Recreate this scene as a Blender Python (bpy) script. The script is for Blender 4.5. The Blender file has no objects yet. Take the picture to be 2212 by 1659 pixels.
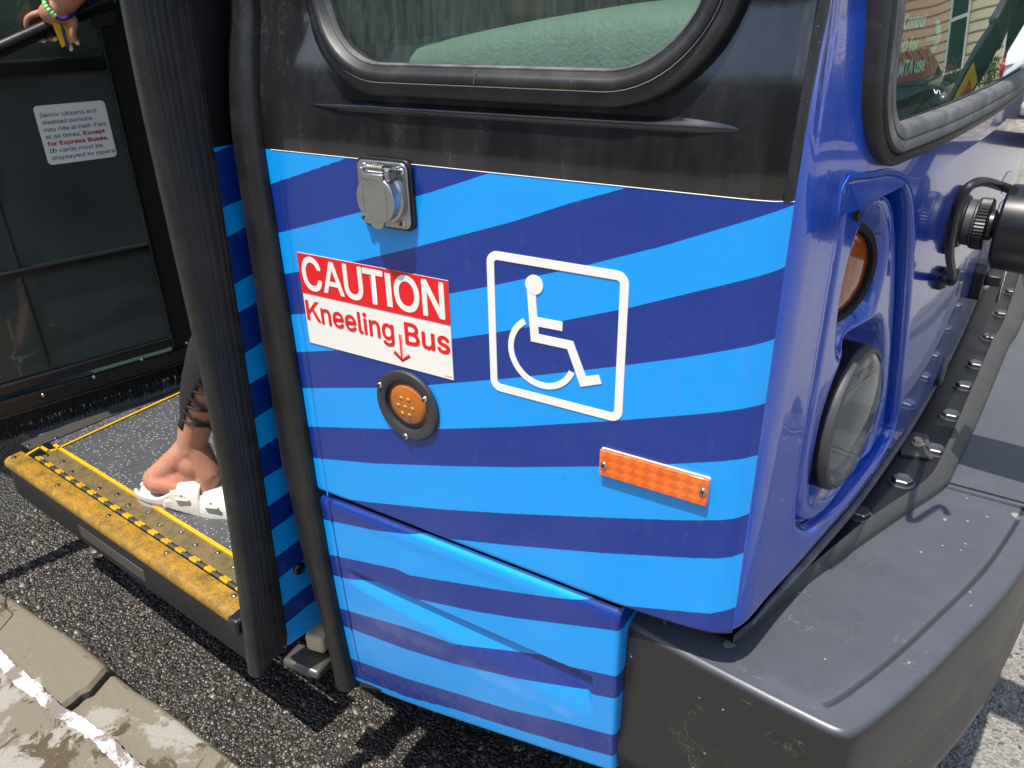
import bpy, bmesh, math, random
import numpy as np
from math import sin, cos, pi, radians, sqrt, atan2
from mathutils import Vector
random.seed(7); RNG = np.random.default_rng(7)
SC = bpy.context.scene
COL = SC.collection

# ------------------------------------------------------------------ camera
YAW, PITCH, ROLL = radians(32.0), radians(26.39), radians(-1.147)
CAMP = np.array([0.0, -0.70, 1.28])
FL, CX, CY = 1661.0, 1106.0, 829.5            # measured in a 2212 x 1659 frame
_f = np.array([-sin(YAW)*cos(PITCH), cos(YAW)*cos(PITCH), -sin(PITCH)])
_r = np.array([cos(YAW), sin(YAW), 0.0]); _u = np.cross(_r, _f)
_r, _u = _r*cos(ROLL)+_u*sin(ROLL), -_r*sin(ROLL)+_u*cos(ROLL)
cam = bpy.data.cameras.new('camera'); co = bpy.data.objects.new('camera', cam); COL.objects.link(co)
cam.sensor_fit = 'HORIZONTAL'; cam.sensor_width = 36.0; cam.lens = 36.0*FL/2212.0
cam.clip_start = 0.02; cam.clip_end = 2000
from mathutils import Matrix
co.matrix_world = Matrix(((_r[0], _u[0], -_f[0], CAMP[0]), (_r[1], _u[1], -_f[1], CAMP[1]), (_r[2], _u[2], -_f[2], CAMP[2]), (0, 0, 0, 1)))
SC.camera = co

# ------------------------------------------------------------------ light
SUNV = np.array([-0.17, -1.0, 2.80]); SUNV /= np.linalg.norm(SUNV)      # towards the sun
w = bpy.data.worlds.new('World'); SC.world = w; w.use_nodes = True
nt = w.node_tree; nt.nodes.clear()
def wn(t, **k):
    n = nt.nodes.new(t)
    for a, b in k.items(): setattr(n, a, b)
    return n
out = wn('ShaderNodeOutputWorld'); bg = wn('ShaderNodeBackground'); bg.inputs['Strength'].default_value = 0.15
sky = wn('ShaderNodeTexSky', sky_type='NISHITA', sun_disc=False, sun_elevation=math.asin(SUNV[2]), sun_rotation=atan2(SUNV[0], SUNV[1]))
tc = wn('ShaderNodeTexCoord'); mp = wn('ShaderNodeMapping'); mp.inputs['Scale'].default_value = (2.2, 2.2, 4.5)
cn = wn('ShaderNodeTexNoise'); cn.inputs['Scale'].default_value = 1.3; cn.inputs['Detail'].default_value = 8; cn.inputs['Roughness'].default_value = .58
cr = wn('ShaderNodeValToRGB'); cr.color_ramp.elements[0].position = .52; cr.color_ramp.elements[1].position = .68
mx = wn('ShaderNodeMixRGB'); mx.inputs[2].default_value = (6.2, 6.3, 6.6, 1)
L = nt.links.new
L(tc.outputs['Generated'], mp.inputs[0]); L(mp.outputs[0], cn.inputs['Vector']); L(cn.outputs['Fac'], cr.inputs[0])
L(cr.outputs[0], mx.inputs[0]); L(sky.outputs[0], mx.inputs[1]); L(mx.outputs[0], bg.inputs['Color']); L(bg.outputs[0], out.inputs[0])
sl = bpy.data.lights.new('sun', 'SUN'); sl.energy = 3.7; sl.angle = radians(0.53); sl.color = (1.0, .955, .88)
so = bpy.data.objects.new('sun', sl); COL.objects.link(so); so.location = (-3, -10, 25)
so.rotation_euler = Vector(SUNV).to_track_quat('Z', 'Y').to_euler()
SC.view_settings.view_transform = 'Standard'; SC.view_settings.look = 'None'; SC.view_settings.gamma = 1
SC.view_settings.use_curve_mapping = False; SC.view_settings.exposure = 0.82
SC.cycles.use_denoising = True; SC.cycles.max_bounces = 10; SC.cycles.transparent_max_bounces = 16
SC.cycles.sample_clamp_indirect = 6.0; SC.cycles.blur_glossy = 0.6; SC.cycles.caustics_reflective = False; SC.cycles.caustics_refractive = False

# ------------------------------------------------------------------ measuring helpers: photograph point -> point on a known surface
def V3(*a): return np.array(a, float)
def ray(u, v): return _f + _r*(u-CX)/FL - _u*(v-CY)/FL
def PY(u, v, Y=0.0): d = ray(u, v); return CAMP + d*((Y-CAMP[1])/d[1])
def PZ(u, v, Z): d = ray(u, v); return CAMP + d*((Z-CAMP[2])/d[2])
def PX(u, v, X): d = ray(u, v); return CAMP + d*((X-CAMP[0])/d[0])
def PP(u, v, p0, n): d = ray(u, v); return CAMP + d*(((np.array(p0)-CAMP)@n)/(d@n))
def unit(a): a = np.array(a, float); return a/np.linalg.norm(a)

ROAD = -0.20; WALK = -0.04; FLOOR = 0.22
# plan of the bus nose (x towards the front, y across the bus)
_PL = np.array([(-.60, 0), (-.40, .0), (-.25, .0), (-.185, .0), (-.160, .003), (-.143, .012), (-.134, .030), (-.129, .055), (-.1215, .10), (-.108, .165), (-.091, .25), (-.068, .37), (-.046, .52), (-.018, .75), (.008, 1.05), (.03, 1.4), (.05, 1.8), (.066, 2.3), (.066, 2.56)])
def catmull(P, n=12, closed=False):
    P = np.array(P, float); o = []
    N = len(P)
    rng = range(N if closed else N-1)
    for i in rng:
        if closed: p0, p1, p2, p3 = P[i-1], P[i], P[(i+1) % N], P[(i+2) % N]
        else: p0, p1, p2, p3 = P[max(i-1, 0)], P[i], P[i+1], P[min(i+2, N-1)]
        for k in range(n):
            t = k/n
            o.append(.5*((2*p1)+(-p0+p2)*t+(2*p0-5*p1+4*p2-p3)*t*t+(-p0+3*p1-3*p2+p3)*t**3))
    if not closed: o.append(P[-1])
    return np.array(o)
_PC = catmull(_PL, 10)
_PS = np.concatenate([[0], np.cumsum(np.linalg.norm(np.diff(_PC, axis=0), axis=1))])
_PN = np.gradient(_PC, axis=0); _PN = np.stack([_PN[:, 1], -_PN[:, 0]], 1); _PN /= np.linalg.norm(_PN, axis=1)[:, None]
def nose(s, z, off=0.0):
    x = np.interp(s, _PS, _PC[:, 0]); y = np.interp(s, _PS, _PC[:, 1])
    nx = np.interp(s, _PS, _PN[:, 0]); ny = np.interp(s, _PS, _PN[:, 1])
    return V3(x+nx*off, y+ny*off, z)
def nose_n(s): return unit((np.interp(s, _PS, _PN[:, 0]), np.interp(s, _PS, _PN[:, 1]), 0))
def s_of_y(y): return float(np.interp(y, _PC[30:, 1], _PS[30:]))
def PF(u, v, off=0.0):
    """photograph point -> (s, z) on the nose surface"""
    d = ray(u, v); best = None
    Q = _PC+_PN*off
    for i in range(25, len(Q)-1):
        a, b = Q[i], Q[i+1]; n = np.array([b[1]-a[1], -(b[0]-a[0])])
        den = d[:2]@n
        if abs(den) < 1e-9: continue
        t = ((a-CAMP[:2])@n)/den
        if t <= 0: continue
        p = CAMP+d*t; q = (p[:2]-a)@(b-a)/((b-a)@(b-a))
        if -.001 <= q <= 1.001: return np.array([_PS[i]+q*(_PS[i+1]-_PS[i]), p[2]])
    return None
def YS(x, z):
    """kerb side of the bus: leans in above the waist and a little below it"""
    y = 0.0
    if z > 1.10:
        a = min(z, 1.27)-1.10; y += .9*a*a
        if z > 1.27: y += .10*(z-1.27)
    if z < .58: y += .10*(.58-z)**2
    return y
def PS_(u, v):
    p = PY(u, v)
    for k in range(4): p = PY(u, v, YS(p[0], p[2]))
    return p

# ------------------------------------------------------------------ materials
def srgb(r, g, b):
    f = lambda c: (c/12.92 if c <= .04045 else ((c+.055)/1.055)**2.4)
    return (f(r/255), f(g/255), f(b/255), 1)
MATS = {}
class NT:
    def __init__(s, name):
        m = bpy.data.materials.new(name); m.use_nodes = True; s.m = m; s.t = m.node_tree; s.t.nodes.clear()
        s.o = s.n('ShaderNodeOutputMaterial'); MATS[name] = m
    def n(s, t, ins=None, **k):
        nd = s.t.nodes.new(t)
        for a, b in k.items(): setattr(nd, a, b)
        for a, b in (ins or {}).items():
            if isinstance(b, bpy.types.NodeSocket): s.t.links.new(b, nd.inputs[a])
            else: nd.inputs[a].default_value = b
        return nd
    def pos(s, scale=(1, 1, 1), rot=(0, 0, 0)):
        g = s.n('ShaderNodeNewGeometry')
        return s.n('ShaderNodeMapping', {'Vector': g.outputs['Position'], 'Scale': scale, 'Rotation': rot}).outputs[0]
    def noise(s, vec, scale, detail=4, rough=.55, dist=0):
        return s.n('ShaderNodeTexNoise', {'Vector': vec, 'Scale': scale, 'Detail': detail, 'Roughness': rough, 'Distortion': dist}).outputs['Fac']
    def ramp(s, fac, stops):
        r = s.n('ShaderNodeValToRGB', {'Fac': fac}); e = r.color_ramp.elements
        while len(e) < len(stops): e.new(.5)
        for el, (p, c) in zip(e, stops):
            el.position = p; el.color = c if len(c) == 4 else (*c, 1)
        return r.outputs[0]
    def mix(s, fac, a, b, mode='MIX'):
        return s.n('ShaderNodeMixRGB', {0: fac, 1: a, 2: b}, blend_type=mode).outputs[0]
    def math(s, op, a, b=0.0): return s.n('ShaderNodeMath', {0: a, 1: b}, operation=op).outputs[0]
    def bump(s, h, strength=.3, dist=.002, nrm=None):
        i = {'Height': h, 'Strength': strength, 'Distance': dist}
        if nrm is not None: i['Normal'] = nrm
        return s.n('ShaderNodeBump', i).outputs[0]
    def pbr(s, col, rough=.5, metal=0, bump=None, **k):
        i = {'Base Color': col, 'Roughness': rough, 'Metallic': metal}
        if bump is not None: i['Normal'] = bump
        i.update(k)
        p = s.n('ShaderNodeBsdfPrincipled', i); s.t.links.new(p.outputs[0], s.o.inputs[0]); return s.m
def g(v, a=1): return (v, v, v, 1)
def simple(name, col, rough=.5, metal=0, var=.15, vs=60, bs=0, bscale=300, bd=.0006, **k):
    """plain surface with small dirt variation and relief"""
    t = NT(name); p = t.pos()
    n = t.noise(p, vs, 5, .6)
    c = t.mix(t.math('MULTIPLY', n, var*2), col, tuple(x*.45 for x in col[:3])+(1,))
    r = t.math('ADD', t.math('MULTIPLY', n, .2), rough-.1)
    b = t.bump(t.noise(p, bscale, 3), bs, bd) if bs else None
    return t.pbr(c, r, metal, b, **k)

LIGHTB = srgb(0, 149, 230); DARKB = srgb(8, 47, 130); ROYAL = srgb(0, 70, 174)
def vinyl(name):
    t = NT(name); a = t.n('ShaderNodeAttribute', attribute_name='stripe').outputs['Fac']
    m = t.math('LESS_THAN', t.math('MODULO', a, 2.0), 1.0)
    p = t.pos()
    d = t.noise(p, 45, 6, .65)
    d2 = t.noise(t.pos((30, 30, 3)), 3, 5, .6)
    c = t.mix(m, DARKB, LIGHTB)
    dirt = t.ramp(t.math('MULTIPLY', d, d2), [(.30, (0, 0, 0)), (.62, (1, 1, 1))])
    c = t.mix(t.math('MULTIPLY', dirt, .30), c, srgb(112, 116, 122))
    grime = t.math('MULTIPLY', t.ramp(t.n('ShaderNodeSeparateXYZ', {0: p}).outputs['Z'], [(.18, (1, 1, 1)), (.52, (0, 0, 0))]), t.ramp(t.noise(p, 70, 7, .75), [(.42, (0, 0, 0)), (.7, (1, 1, 1))]))
    c = t.mix(t.math('MULTIPLY', grime, .30), c, srgb(120, 112, 100))
    scr = t.noise(t.pos((3, 3, 200), (0, .25, 0)), 3.0, 3)
    c = t.mix(t.math('MULTIPLY', t.math('GREATER_THAN', scr, .74), .12), c, srgb(170, 190, 220))
    sp = t.n('ShaderNodeTexVoronoi', {'Vector': p, 'Scale': 26.0}).outputs['Distance']
    spk = t.math('MULTIPLY', t.math('LESS_THAN', sp, .028), t.math('GREATER_THAN', t.noise(p, 11, 1), .60))
    c = t.mix(t.math('MULTIPLY', spk, .6), c, srgb(40, 60, 80))
    b = t.bump(t.noise(p, 900, 2), .05, .0003)
    b = t.bump(t.noise(p, 14, 2), .06, .004, b)
    return t.pbr(c, t.math('ADD', t.math('MULTIPLY', d, .12), .20), 0, b, **{'Specular IOR Level': .5, 'Coat Weight': .32, 'Coat Roughness': .08})
vinyl('striped_vinyl')
def paint(name, col, dirt=.18, rough=.22):
    t = NT(name); p = t.pos()
    d = t.noise(t.pos((1, 1, .25)), 22, 6, .7)
    c = t.mix(t.ramp(d, [(.5, (0, 0, 0)), (.8, (dirt,)*3)]), col, srgb(150, 150, 155))
    # vertical scratches
    sc = t.noise(t.pos((160, 160, 6)), 2.2, 2)
    c = t.mix(t.math('MULTIPLY', t.math('GREATER_THAN', sc, .735), .55), c, srgb(150, 170, 220))
    b = t.bump(t.noise(p, 30, 2), .05, .003)
    return t.pbr(c, t.math('ADD', t.math('MULTIPLY', d, .10), rough-.05), 0, b, **{'Coat Weight': 1.0, 'Coat Roughness': .04})
paint('royal_paint', ROYAL)
paint('striped_plain', DARKB)
paint('royal_paint_side', srgb(4, 56, 172), .08)
def black_paint():
    t = NT('black_paint'); p = t.pos()
    d = t.noise(t.pos((1, 1, .3)), 16, 7, .7)
    drop = t.n('ShaderNodeTexVoronoi', {'Vector': p, 'Scale': 75.0}, feature='DISTANCE_TO_EDGE').outputs['Distance']
    rim = t.math('MULTIPLY', t.math('LESS_THAN', drop, .05), t.math('GREATER_THAN', d, .58))
    c = t.mix(t.ramp(d, [(.42, (0, 0, 0)), (.75, (.5, .5, .5))]), srgb(20, 20, 21), srgb(62, 62, 63))
    c = t.mix(t.math('MULTIPLY', rim, .10), c, srgb(110, 110, 108))
    b = t.bump(t.noise(p, 18, 2), .08, .004)
    t.pbr(c, t.math('ADD', t.math('MULTIPLY', d, .22), .04), 0, b, **{'Coat Weight': .6, 'Coat Roughness': .05})
black_paint()
def rubber(name, base=26, streak=70, rough=.5, sc=(120, 120, 3)):
    t = NT(name); p = t.pos()
    st = t.noise(t.pos(sc), 2.0, 5, .65); n = t.noise(p, 25, 5, .6)
    f = t.math('MULTIPLY', st, n)
    c = t.mix(t.ramp(f, [(.2, (0, 0, 0)), (.5, (.8, .8, .8))]), srgb(base, base, base+1), srgb(streak, streak, streak))
    sp = t.n('ShaderNodeTexVoronoi', {'Vector': p, 'Scale': 90.0}).outputs['Distance']
    c = t.mix(t.math('MULTIPLY', t.math('LESS_THAN', sp, .06), .35), c, srgb(140, 138, 130))
    b = t.bump(t.math('ADD', st, t.math('MULTIPLY', t.noise(p, 500, 2), .4)), .12, .0012)
    return t.pbr(c, t.math('ADD', t.math('MULTIPLY', n, .25), rough-.12), 0, b)
rubber('ridged_rubber', 20, 52, .46); rubber('smooth_rubber', 20, 46, .45)
rubber('window_rubber', 22, 60, .46, (8, 8, 8)); rubber('dusty_rubber', 74, 132, .6, (10, 10, 10))
def bumper_mat():
    t = NT('bumper_plastic'); p = t.pos()
    n = t.noise(p, 14, 8, .68); fine = t.noise(p, 320, 3, .6)
    geo = t.n('ShaderNodeNewGeometry'); nz = t.n('ShaderNodeSeparateXYZ', {0: geo.outputs['Normal']}).outputs['Z']
    top_grey = t.math('MULTIPLY', t.ramp(nz, [(.35, (0, 0, 0)), (.9, (1, 1, 1))]), t.ramp(n, [(.25, (.72,)*3), (.7, (1, 1, 1))]))  # upward faces are mixed towards a lighter blue-grey
    c = t.mix(t.math("MULTIPLY", top_grey, .50), srgb(34, 34, 34), srgb(104, 107, 116))
    wave = t.noise(p, 9, 5, .6, 1.2)
    scr = t.math('LESS_THAN', t.math('ABSOLUTE', t.math('SUBTRACT', t.noise(p, 11, 3, .5, 2.5), .5)), .0035)
    scr = t.math('MULTIPLY', scr, t.math('GREATER_THAN', wave, .57))
    c = t.mix(t.math('MULTIPLY', scr, .22), c, srgb(150, 148, 140))
    sp = t.n('ShaderNodeTexVoronoi', {'Vector': p, 'Scale': 38.0}).outputs['Distance']
    c = t.mix(t.math('MULTIPLY', t.math('MULTIPLY', t.math('LESS_THAN', sp, .07), t.math('GREATER_THAN', wave, .5)), .7), c, srgb(168, 166, 158))
    big = t.n('ShaderNodeTexVoronoi', {'Vector': p, 'Scale': 9.0}).outputs['Distance']
    ed = t.math('ADD', big, t.math('MULTIPLY', t.noise(p, 60, 3), .08))
    c = t.mix(t.math('MULTIPLY', t.math('MULTIPLY', t.math('LESS_THAN', ed, .115), top_grey), .6), c, srgb(170, 165, 150))
    b = t.bump(fine, .10, .0006); b = t.bump(wave, .05, .004, b)
    t.pbr(c, t.math('ADD', t.math('MULTIPLY', n, .16), .28), 0, b)
bumper_mat()
simple('black_plastic', srgb(26, 26, 27), .42, 0, .2, 40, .15, 400)
simple('grey_plastic', srgb(64, 64, 63), .5, 0, .25, 30, .15, 300)
simple('hole_black', g(.004), .8, 0, .0)
simple('lamp_flange', srgb(50, 53, 56), .48, 0, .15, 50, .08, 500)
simple('steel', srgb(196, 196, 194), .28, 1, .25, 90, .08, 400)
simple('cast_metal', srgb(186, 188, 190), .34, 1, .3, 45, .12, 200)
simple('screw_steel', srgb(205, 200, 190), .25, 1, .2, 200)
simple('dull_steel', srgb(120, 122, 126), .42, .85, .25, 90)
simple('dark_metal', srgb(70, 70, 72), .35, .8, .2, 90)
simple('sign_white', srgb(232, 230, 220), .42, 0, .07, 24, .05, 300)
simple('sign_red', srgb(222, 22, 28), .4, 0, .05, 30)
simple('decal_white', srgb(236, 234, 226), .42, 0, .10, 28, .05, 300)
simple('notice_white', srgb(236, 240, 234), .45, 0, .08, 30)
simple('ink_dark', srgb(52, 60, 66), .5, 0, .05); simple('ink_red', srgb(190, 42, 44), .5, 0, .05)
simple('ink_black', srgb(20, 18, 16), .5, 0, .05)
simple('label_yellow', srgb(245, 210, 30), .45, 0, .05)
simple('dash_vinyl', srgb(122, 131, 125), .6, 0, .10, 40, .5, 200, .003)
simple('dash_dark', srgb(60, 64, 64), .6, 0, .2, 40, .3, 150)
simple('interior_grey', srgb(120, 124, 122), .6, 0, .2, 10); simple('interior_dark', srgb(34, 36, 38), .6, 0, .2, 10)
simple('interior_brown', srgb(150, 128, 92), .5, 0, .2, 12); simple('interior_teal', srgb(86, 118, 114), .5, 0, .15, 12)
simple('seat_blue', srgb(40, 60, 130), .8, 0, .2, 30)
simple('sign_card_red', srgb(226, 62, 44), .45, 0, .05); simple('sign_card_white', srgb(245, 245, 238), .5, 0, .05)
simple('brush_black', g(.006), .7, 0, .1)
simple('satin_black', srgb(24, 24, 26), .3, 0, .2, 30); simple('handle_black', srgb(22, 21, 22), .32, 0, .2, 60, .1, 300)
def amber(name, col, em):
    t = NT(name); p = t.pos()
    n = t.noise(p, 60, 3)
    c = t.mix(n, col, tuple(x*.55 for x in col[:3])+(1,))
    return t.pbr(c, .14, 0, t.bump(t.n('ShaderNodeTexWave', {'Vector': t.pos((1, 1, 1)), 'Scale': em}, bands_direction='X').outputs['Fac'], .25, .0008), **{'Coat Weight': 1.0, 'Coat Roughness': .03, 'Transmission Weight': .35, 'IOR': 1.5})
amber('amber_lens', srgb(232, 128, 8), 220); amber('amber_bright', srgb(255, 196, 60), 220); amber('amber_dark', srgb(196, 92, 12), 60)
def refl_mat():
    t = NT('orange_reflector'); p = t.pos()
    xyz = t.n('ShaderNodeSeparateXYZ', {0: p}); x, z = xyz.outputs['X'], xyz.outputs['Z']
    fl = lambda a: t.math('FLOOR', a)
    u_, w_ = t.math('ADD', t.math('MULTIPLY', x, 62.0), t.math('MULTIPLY', z, 92.0)), t.math('SUBTRACT', t.math('MULTIPLY', x, 62.0), t.math('MULTIPLY', z, 92.0))
    ck = t.math('ABSOLUTE', t.math('MODULO', t.math('ADD', fl(u_), fl(w_)), 2.0))
    h1 = t.math('SINE', t.math('MULTIPLY', t.math('ADD', x, z), 3600.0)); h2 = t.math('SINE', t.math('MULTIPLY', t.math('SUBTRACT', x, z), 3600.0))
    hx = t.math('MULTIPLY', h1, h2); ht = t.n('ShaderNodeMixRGB', {0: ck, 1: h1, 2: hx}).outputs[0]
    c = t.mix(t.math('ADD', t.math('MULTIPLY', ht, .28), .45), srgb(255, 134, 20), srgb(222, 84, 4))
    c = t.mix(t.math('MULTIPLY', ck, .7), c, srgb(214, 80, 4))
    t.pbr(c, .16, 0, t.bump(ht, .3, .0008), **{'Coat Weight': 1, 'Coat Roughness': .05})
refl_mat()
def glass(name, tint, ior=1.5, dirt=.03, streak=None, film_col=srgb(150, 165, 155)):
    t = NT(name); p = t.pos()
    tr = t.n('ShaderNodeBsdfTransparent', {'Color': tint}); gl = t.n('ShaderNodeBsdfGlossy', {'Color': (1, 1, 1, 1), 'Roughness': .012})
    gg = t.n('ShaderNodeNewGeometry'); dt = t.n('ShaderNodeVectorMath', {0: gg.outputs['Incoming'], 1: gg.outputs['Normal']}, operation='DOT_PRODUCT').outputs['Value']
    f0 = ((ior-1)/(ior+1))**2; fr = t.math('ADD', t.math('MULTIPLY', t.math('POWER', t.math('SUBTRACT', 1.0, t.math('ABSOLUTE', dt)), 5.0), 1-f0), f0)
    m = t.n('ShaderNodeMixShader', {0: fr, 1: tr.outputs[0], 2: gl.outputs[0]})
    df = t.n('ShaderNodeBsdfDiffuse', {'Color': film_col})  # dirt film, which also stands in for soft reflections on some panes
    n = t.noise(t.pos((45, 45, 6)), 2.6, 6, .7) if streak else t.noise(p, 6, 3, .5)
    d = t.math('MULTIPLY', t.ramp(n, [(.3, (.25 if streak else .7,)*3), (.75, (1, 1, 1))]), dirt)
    m2 = t.n('ShaderNodeMixShader', {0: d, 1: m.outputs[0], 2: df.outputs[0]})
    t.t.links.new(m2.outputs[0], t.o.inputs[0]); return t.m
glass('side_glass', (.68, .85, .76, 1), 1.5, .17, True, srgb(160, 180, 168)); glass('screen_glass', (.50, .70, .60, 1), 1.52, .02)  # side pane's film is raised to imitate a soft pale reflection
glass('door_glass', (.20, .25, .24, 1), 1.5, .45, None, srgb(100, 112, 107)); glass('clear_lens', (.97, .98, .98, 1), 1.45, .02)  # grey door film paints in the pane's pale sheen
glass('house_glass', (.12, .16, .15, 1), 1.5, .02); glass('car_glass', (.12, .14, .14, 1), 1.5, .02)
def chrome_refl():
    t = NT('lamp_chrome'); t.pbr(srgb(246, 247, 246), .10, .80, t.bump(t.noise(t.pos((1, 1, 1)), 60, 2), .35, .004))
chrome_refl()
# ground
def asphalt():
    t = NT('wet_asphalt'); p = t.pos()
    v = t.n('ShaderNodeTexVoronoi', {'Vector': p, 'Scale': 130.0})
    n = t.noise(p, 3, 5, .6)
    c = t.mix(t.math('MULTIPLY', v.outputs['Color'], 1.0), srgb(24, 22, 20), srgb(64, 60, 54))
    c = t.mix(t.math('MULTIPLY', n, .35), c, srgb(20, 18, 16))
    X_ = t.n('ShaderNodeSeparateXYZ', {0: p}).outputs['X']
    dry = t.ramp(t.math('ADD', X_, t.math('MULTIPLY', t.noise(p, 5, 6, .7), .25)), [(.22, (0, 0, 0)), (.36, (1, 1, 1))])
    c = t.mix(dry, c, t.mix(v.outputs['Color'], srgb(104, 101, 95), srgb(150, 147, 140)))
    t.pbr(c, t.math('ADD', t.math('MULTIPLY', n, .4), t.math('ADD', t.math('MULTIPLY', dry, .4), .16)), 0, t.bump(v.outputs['Distance'], 1.0, .006))
asphalt()
def stone_mat():
    t = NT('road_stone'); a = t.n('ShaderNodeAttribute', attribute_name='tone').outputs['Fac']
    c = t.ramp(a, [(0, srgb(34, 30, 26)), (.45, srgb(58, 52, 45)), (.75, srgb(88, 81, 71)), (.93, srgb(128, 124, 116)), (.985, srgb(150, 100, 70)), (1, srgb(180, 180, 174))])
    t.pbr(c, .40, 0, None)
stone_mat()
def concrete(name, wet=True):
    t = NT(name); p = t.pos()
    big = t.noise(p, 3.6, 8, .60, .4); mid = t.noise(p, 24, 7, .68); fine = t.noise(p, 260, 4, .7)
    dry = t.mix(fine, srgb(124, 119, 109), srgb(158, 152, 141))
    damp = t.mix(fine, srgb(98, 90, 74), srgb(126, 117, 99))
    wetc = t.mix(mid, srgb(70, 60, 46), srgb(100, 88, 68))
    f1 = t.ramp(t.math('ADD', t.math('MULTIPLY', big, .8), t.math('MULTIPLY', mid, .2)), [(.50, (0, 0, 0)), (.525, (1, 1, 1))])
    c = t.mix(f1, damp, dry)
    w2 = t.noise(t.pos((1, 1, 1)), 8.5, 8, .7, .8)
    f2 = t.ramp(w2, [(.55, (0, 0, 0)), (.575, (1, 1, 1))])
    if wet: c = t.mix(f2, c, wetc)
    spk = t.n('ShaderNodeTexVoronoi', {'Vector': p, 'Scale': 210.0}).outputs['Distance']
    c = t.mix(t.math('MULTIPLY', t.math('LESS_THAN', spk, .12), .35), c, srgb(60, 54, 44))
    r = t.math('SUBTRACT', .78, t.math('MULTIPLY', f2, .55)) if wet else .8
    b = t.bump(fine, t.math('SUBTRACT', .5, t.math('MULTIPLY', f2, .4)) if wet else .5, .0025)
    b = t.bump(mid, .35, .008, b)
    t.pbr(c, r, 0, b)
concrete('kerb_concrete', True); concrete('walk_concrete', False)
def white_line():
    t = NT('worn_white_paint'); p = t.pos()
    n = t.noise(p, 14, 8, .72, .5)
    c = t.mix(t.ramp(n, [(.44, (0, 0, 0)), (.56, (1, 1, 1))]), srgb(118, 106, 100), srgb(232, 230, 224))
    t.pbr(c, .7, 0, t.bump(t.noise(p, 90, 4), .4, .002))
white_line()
def floor_mat():
    t = NT('speckled_floor'); p = t.pos()
    v = t.n('ShaderNodeTexVoronoi', {'Vector': p, 'Scale': 190.0}); d = v.outputs['Distance']
    sel = t.n('ShaderNodeSeparateXYZ', {0: v.outputs['Color']}).outputs['X']
    sp = t.math('MULTIPLY', t.math('LESS_THAN', d, .34), t.math('GREATER_THAN', sel, .72))
    n = t.noise(p, 18, 5)
    c = t.mix(n, srgb(60, 60, 62), srgb(88, 88, 90))
    sc = t.mix(t.math('GREATER_THAN', sel, .955), srgb(176, 180, 184), srgb(84, 108, 160))
    c = t.mix(t.math('MULTIPLY', sp, .85), c, sc)
    t.pbr(c, .38, 0, t.bump(t.noise(p, 120, 4), .4, .003))
floor_mat()
def step_mat(name, c1, c2, c3, lo=.38, hi=.6):
    t = NT(name); p = t.pos()
    n = t.noise(p, 26, 9, .78); n2 = t.noise(p, 170, 6, .75)
    f = t.math('ADD', t.math('MULTIPLY', n, .55), t.math('MULTIPLY', n2, .45))
    c = t.ramp(f, [(lo, c1), ((lo+hi)/2, c2), (hi, c3)])
    t.pbr(c, .42, 0, t.bump(n2, .5, .002))
step_mat('worn_yellow_nosing', srgb(74, 60, 34), srgb(140, 106, 36), srgb(190, 140, 24), .36, .64)
step_mat('dirty_ramp', srgb(66, 56, 40), srgb(104, 90, 62), srgb(134, 110, 56), .34, .66)
step_mat('hinge_yellow', srgb(120, 92, 30), srgb(176, 134, 26), srgb(212, 164, 30), .34, .6)
step_mat('yellow_paint', srgb(150, 112, 22), srgb(206, 156, 20), srgb(226, 176, 30), .3, .6)
simple('black_steel', srgb(38, 40, 44), .4, .3, .3, 30, .15, 120)
simple('plate_grey', srgb(108, 104, 98), .4, .6, .3, 40, .2, 200)
simple('cream_plastic', srgb(214, 198, 160), .5, 0, .2, 30)
# person
def skin_mat():
    t = NT('skin'); p = t.pos(); n = t.noise(p, 28, 5); m = t.noise(p, 420, 3)
    c = t.mix(n, srgb(192, 144, 116), srgb(166, 110, 84)); c = t.mix(t.ramp(t.noise(p, 9, 3), [(.45, (0, 0, 0)), (.65, (.5, .5, .5))]), c, srgb(196, 116, 98))
    t.pbr(c, .46, 0, t.bump(m, .3, .0010, t.bump(t.noise(p, 60, 4), .25, .004)), **{'Subsurface Weight': .12, 'Subsurface Radius': (.010, .004, .002), 'Subsurface Scale': .6})
skin_mat()
simple('nail', srgb(240, 226, 214), .25, 0, .05); simple('legging_black', srgb(30, 28, 33), .72, 0, .2, 60, .3, 900)
simple('sandal_white', srgb(204, 200, 189), .5, 0, .05, 40, .12, 500); simple('lace_black', srgb(26, 25, 28), .7, 0, .1)
simple('hair_dark', srgb(40, 28, 22), .45, 0, .3, 60); simple('eye_white', srgb(235, 235, 230), .2); simple('lip', srgb(180, 96, 90), .4)
simple('bead_green', srgb(160, 226, 150), .2, 0, .05); simple('cord_purple', srgb(62, 40, 120), .6, 0, .2, 300)
simple('card_yellow', srgb(238, 182, 40), .35, 0, .05); simple('card_blue', srgb(70, 78, 120), .35, 0, .2, 300)
def blouse():
    t = NT('blouse_print'); p = t.pos(); v = t.noise(p, 34, 4, .6, 1.5)
    c = t.ramp(v, [(.36, srgb(226, 110, 62)), (.45, srgb(240, 226, 214)), (.55, srgb(240, 228, 218)), (.62, srgb(120, 150, 176)), (.72, srgb(206, 84, 48))])
    t.pbr(c, .8)
blouse()
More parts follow.
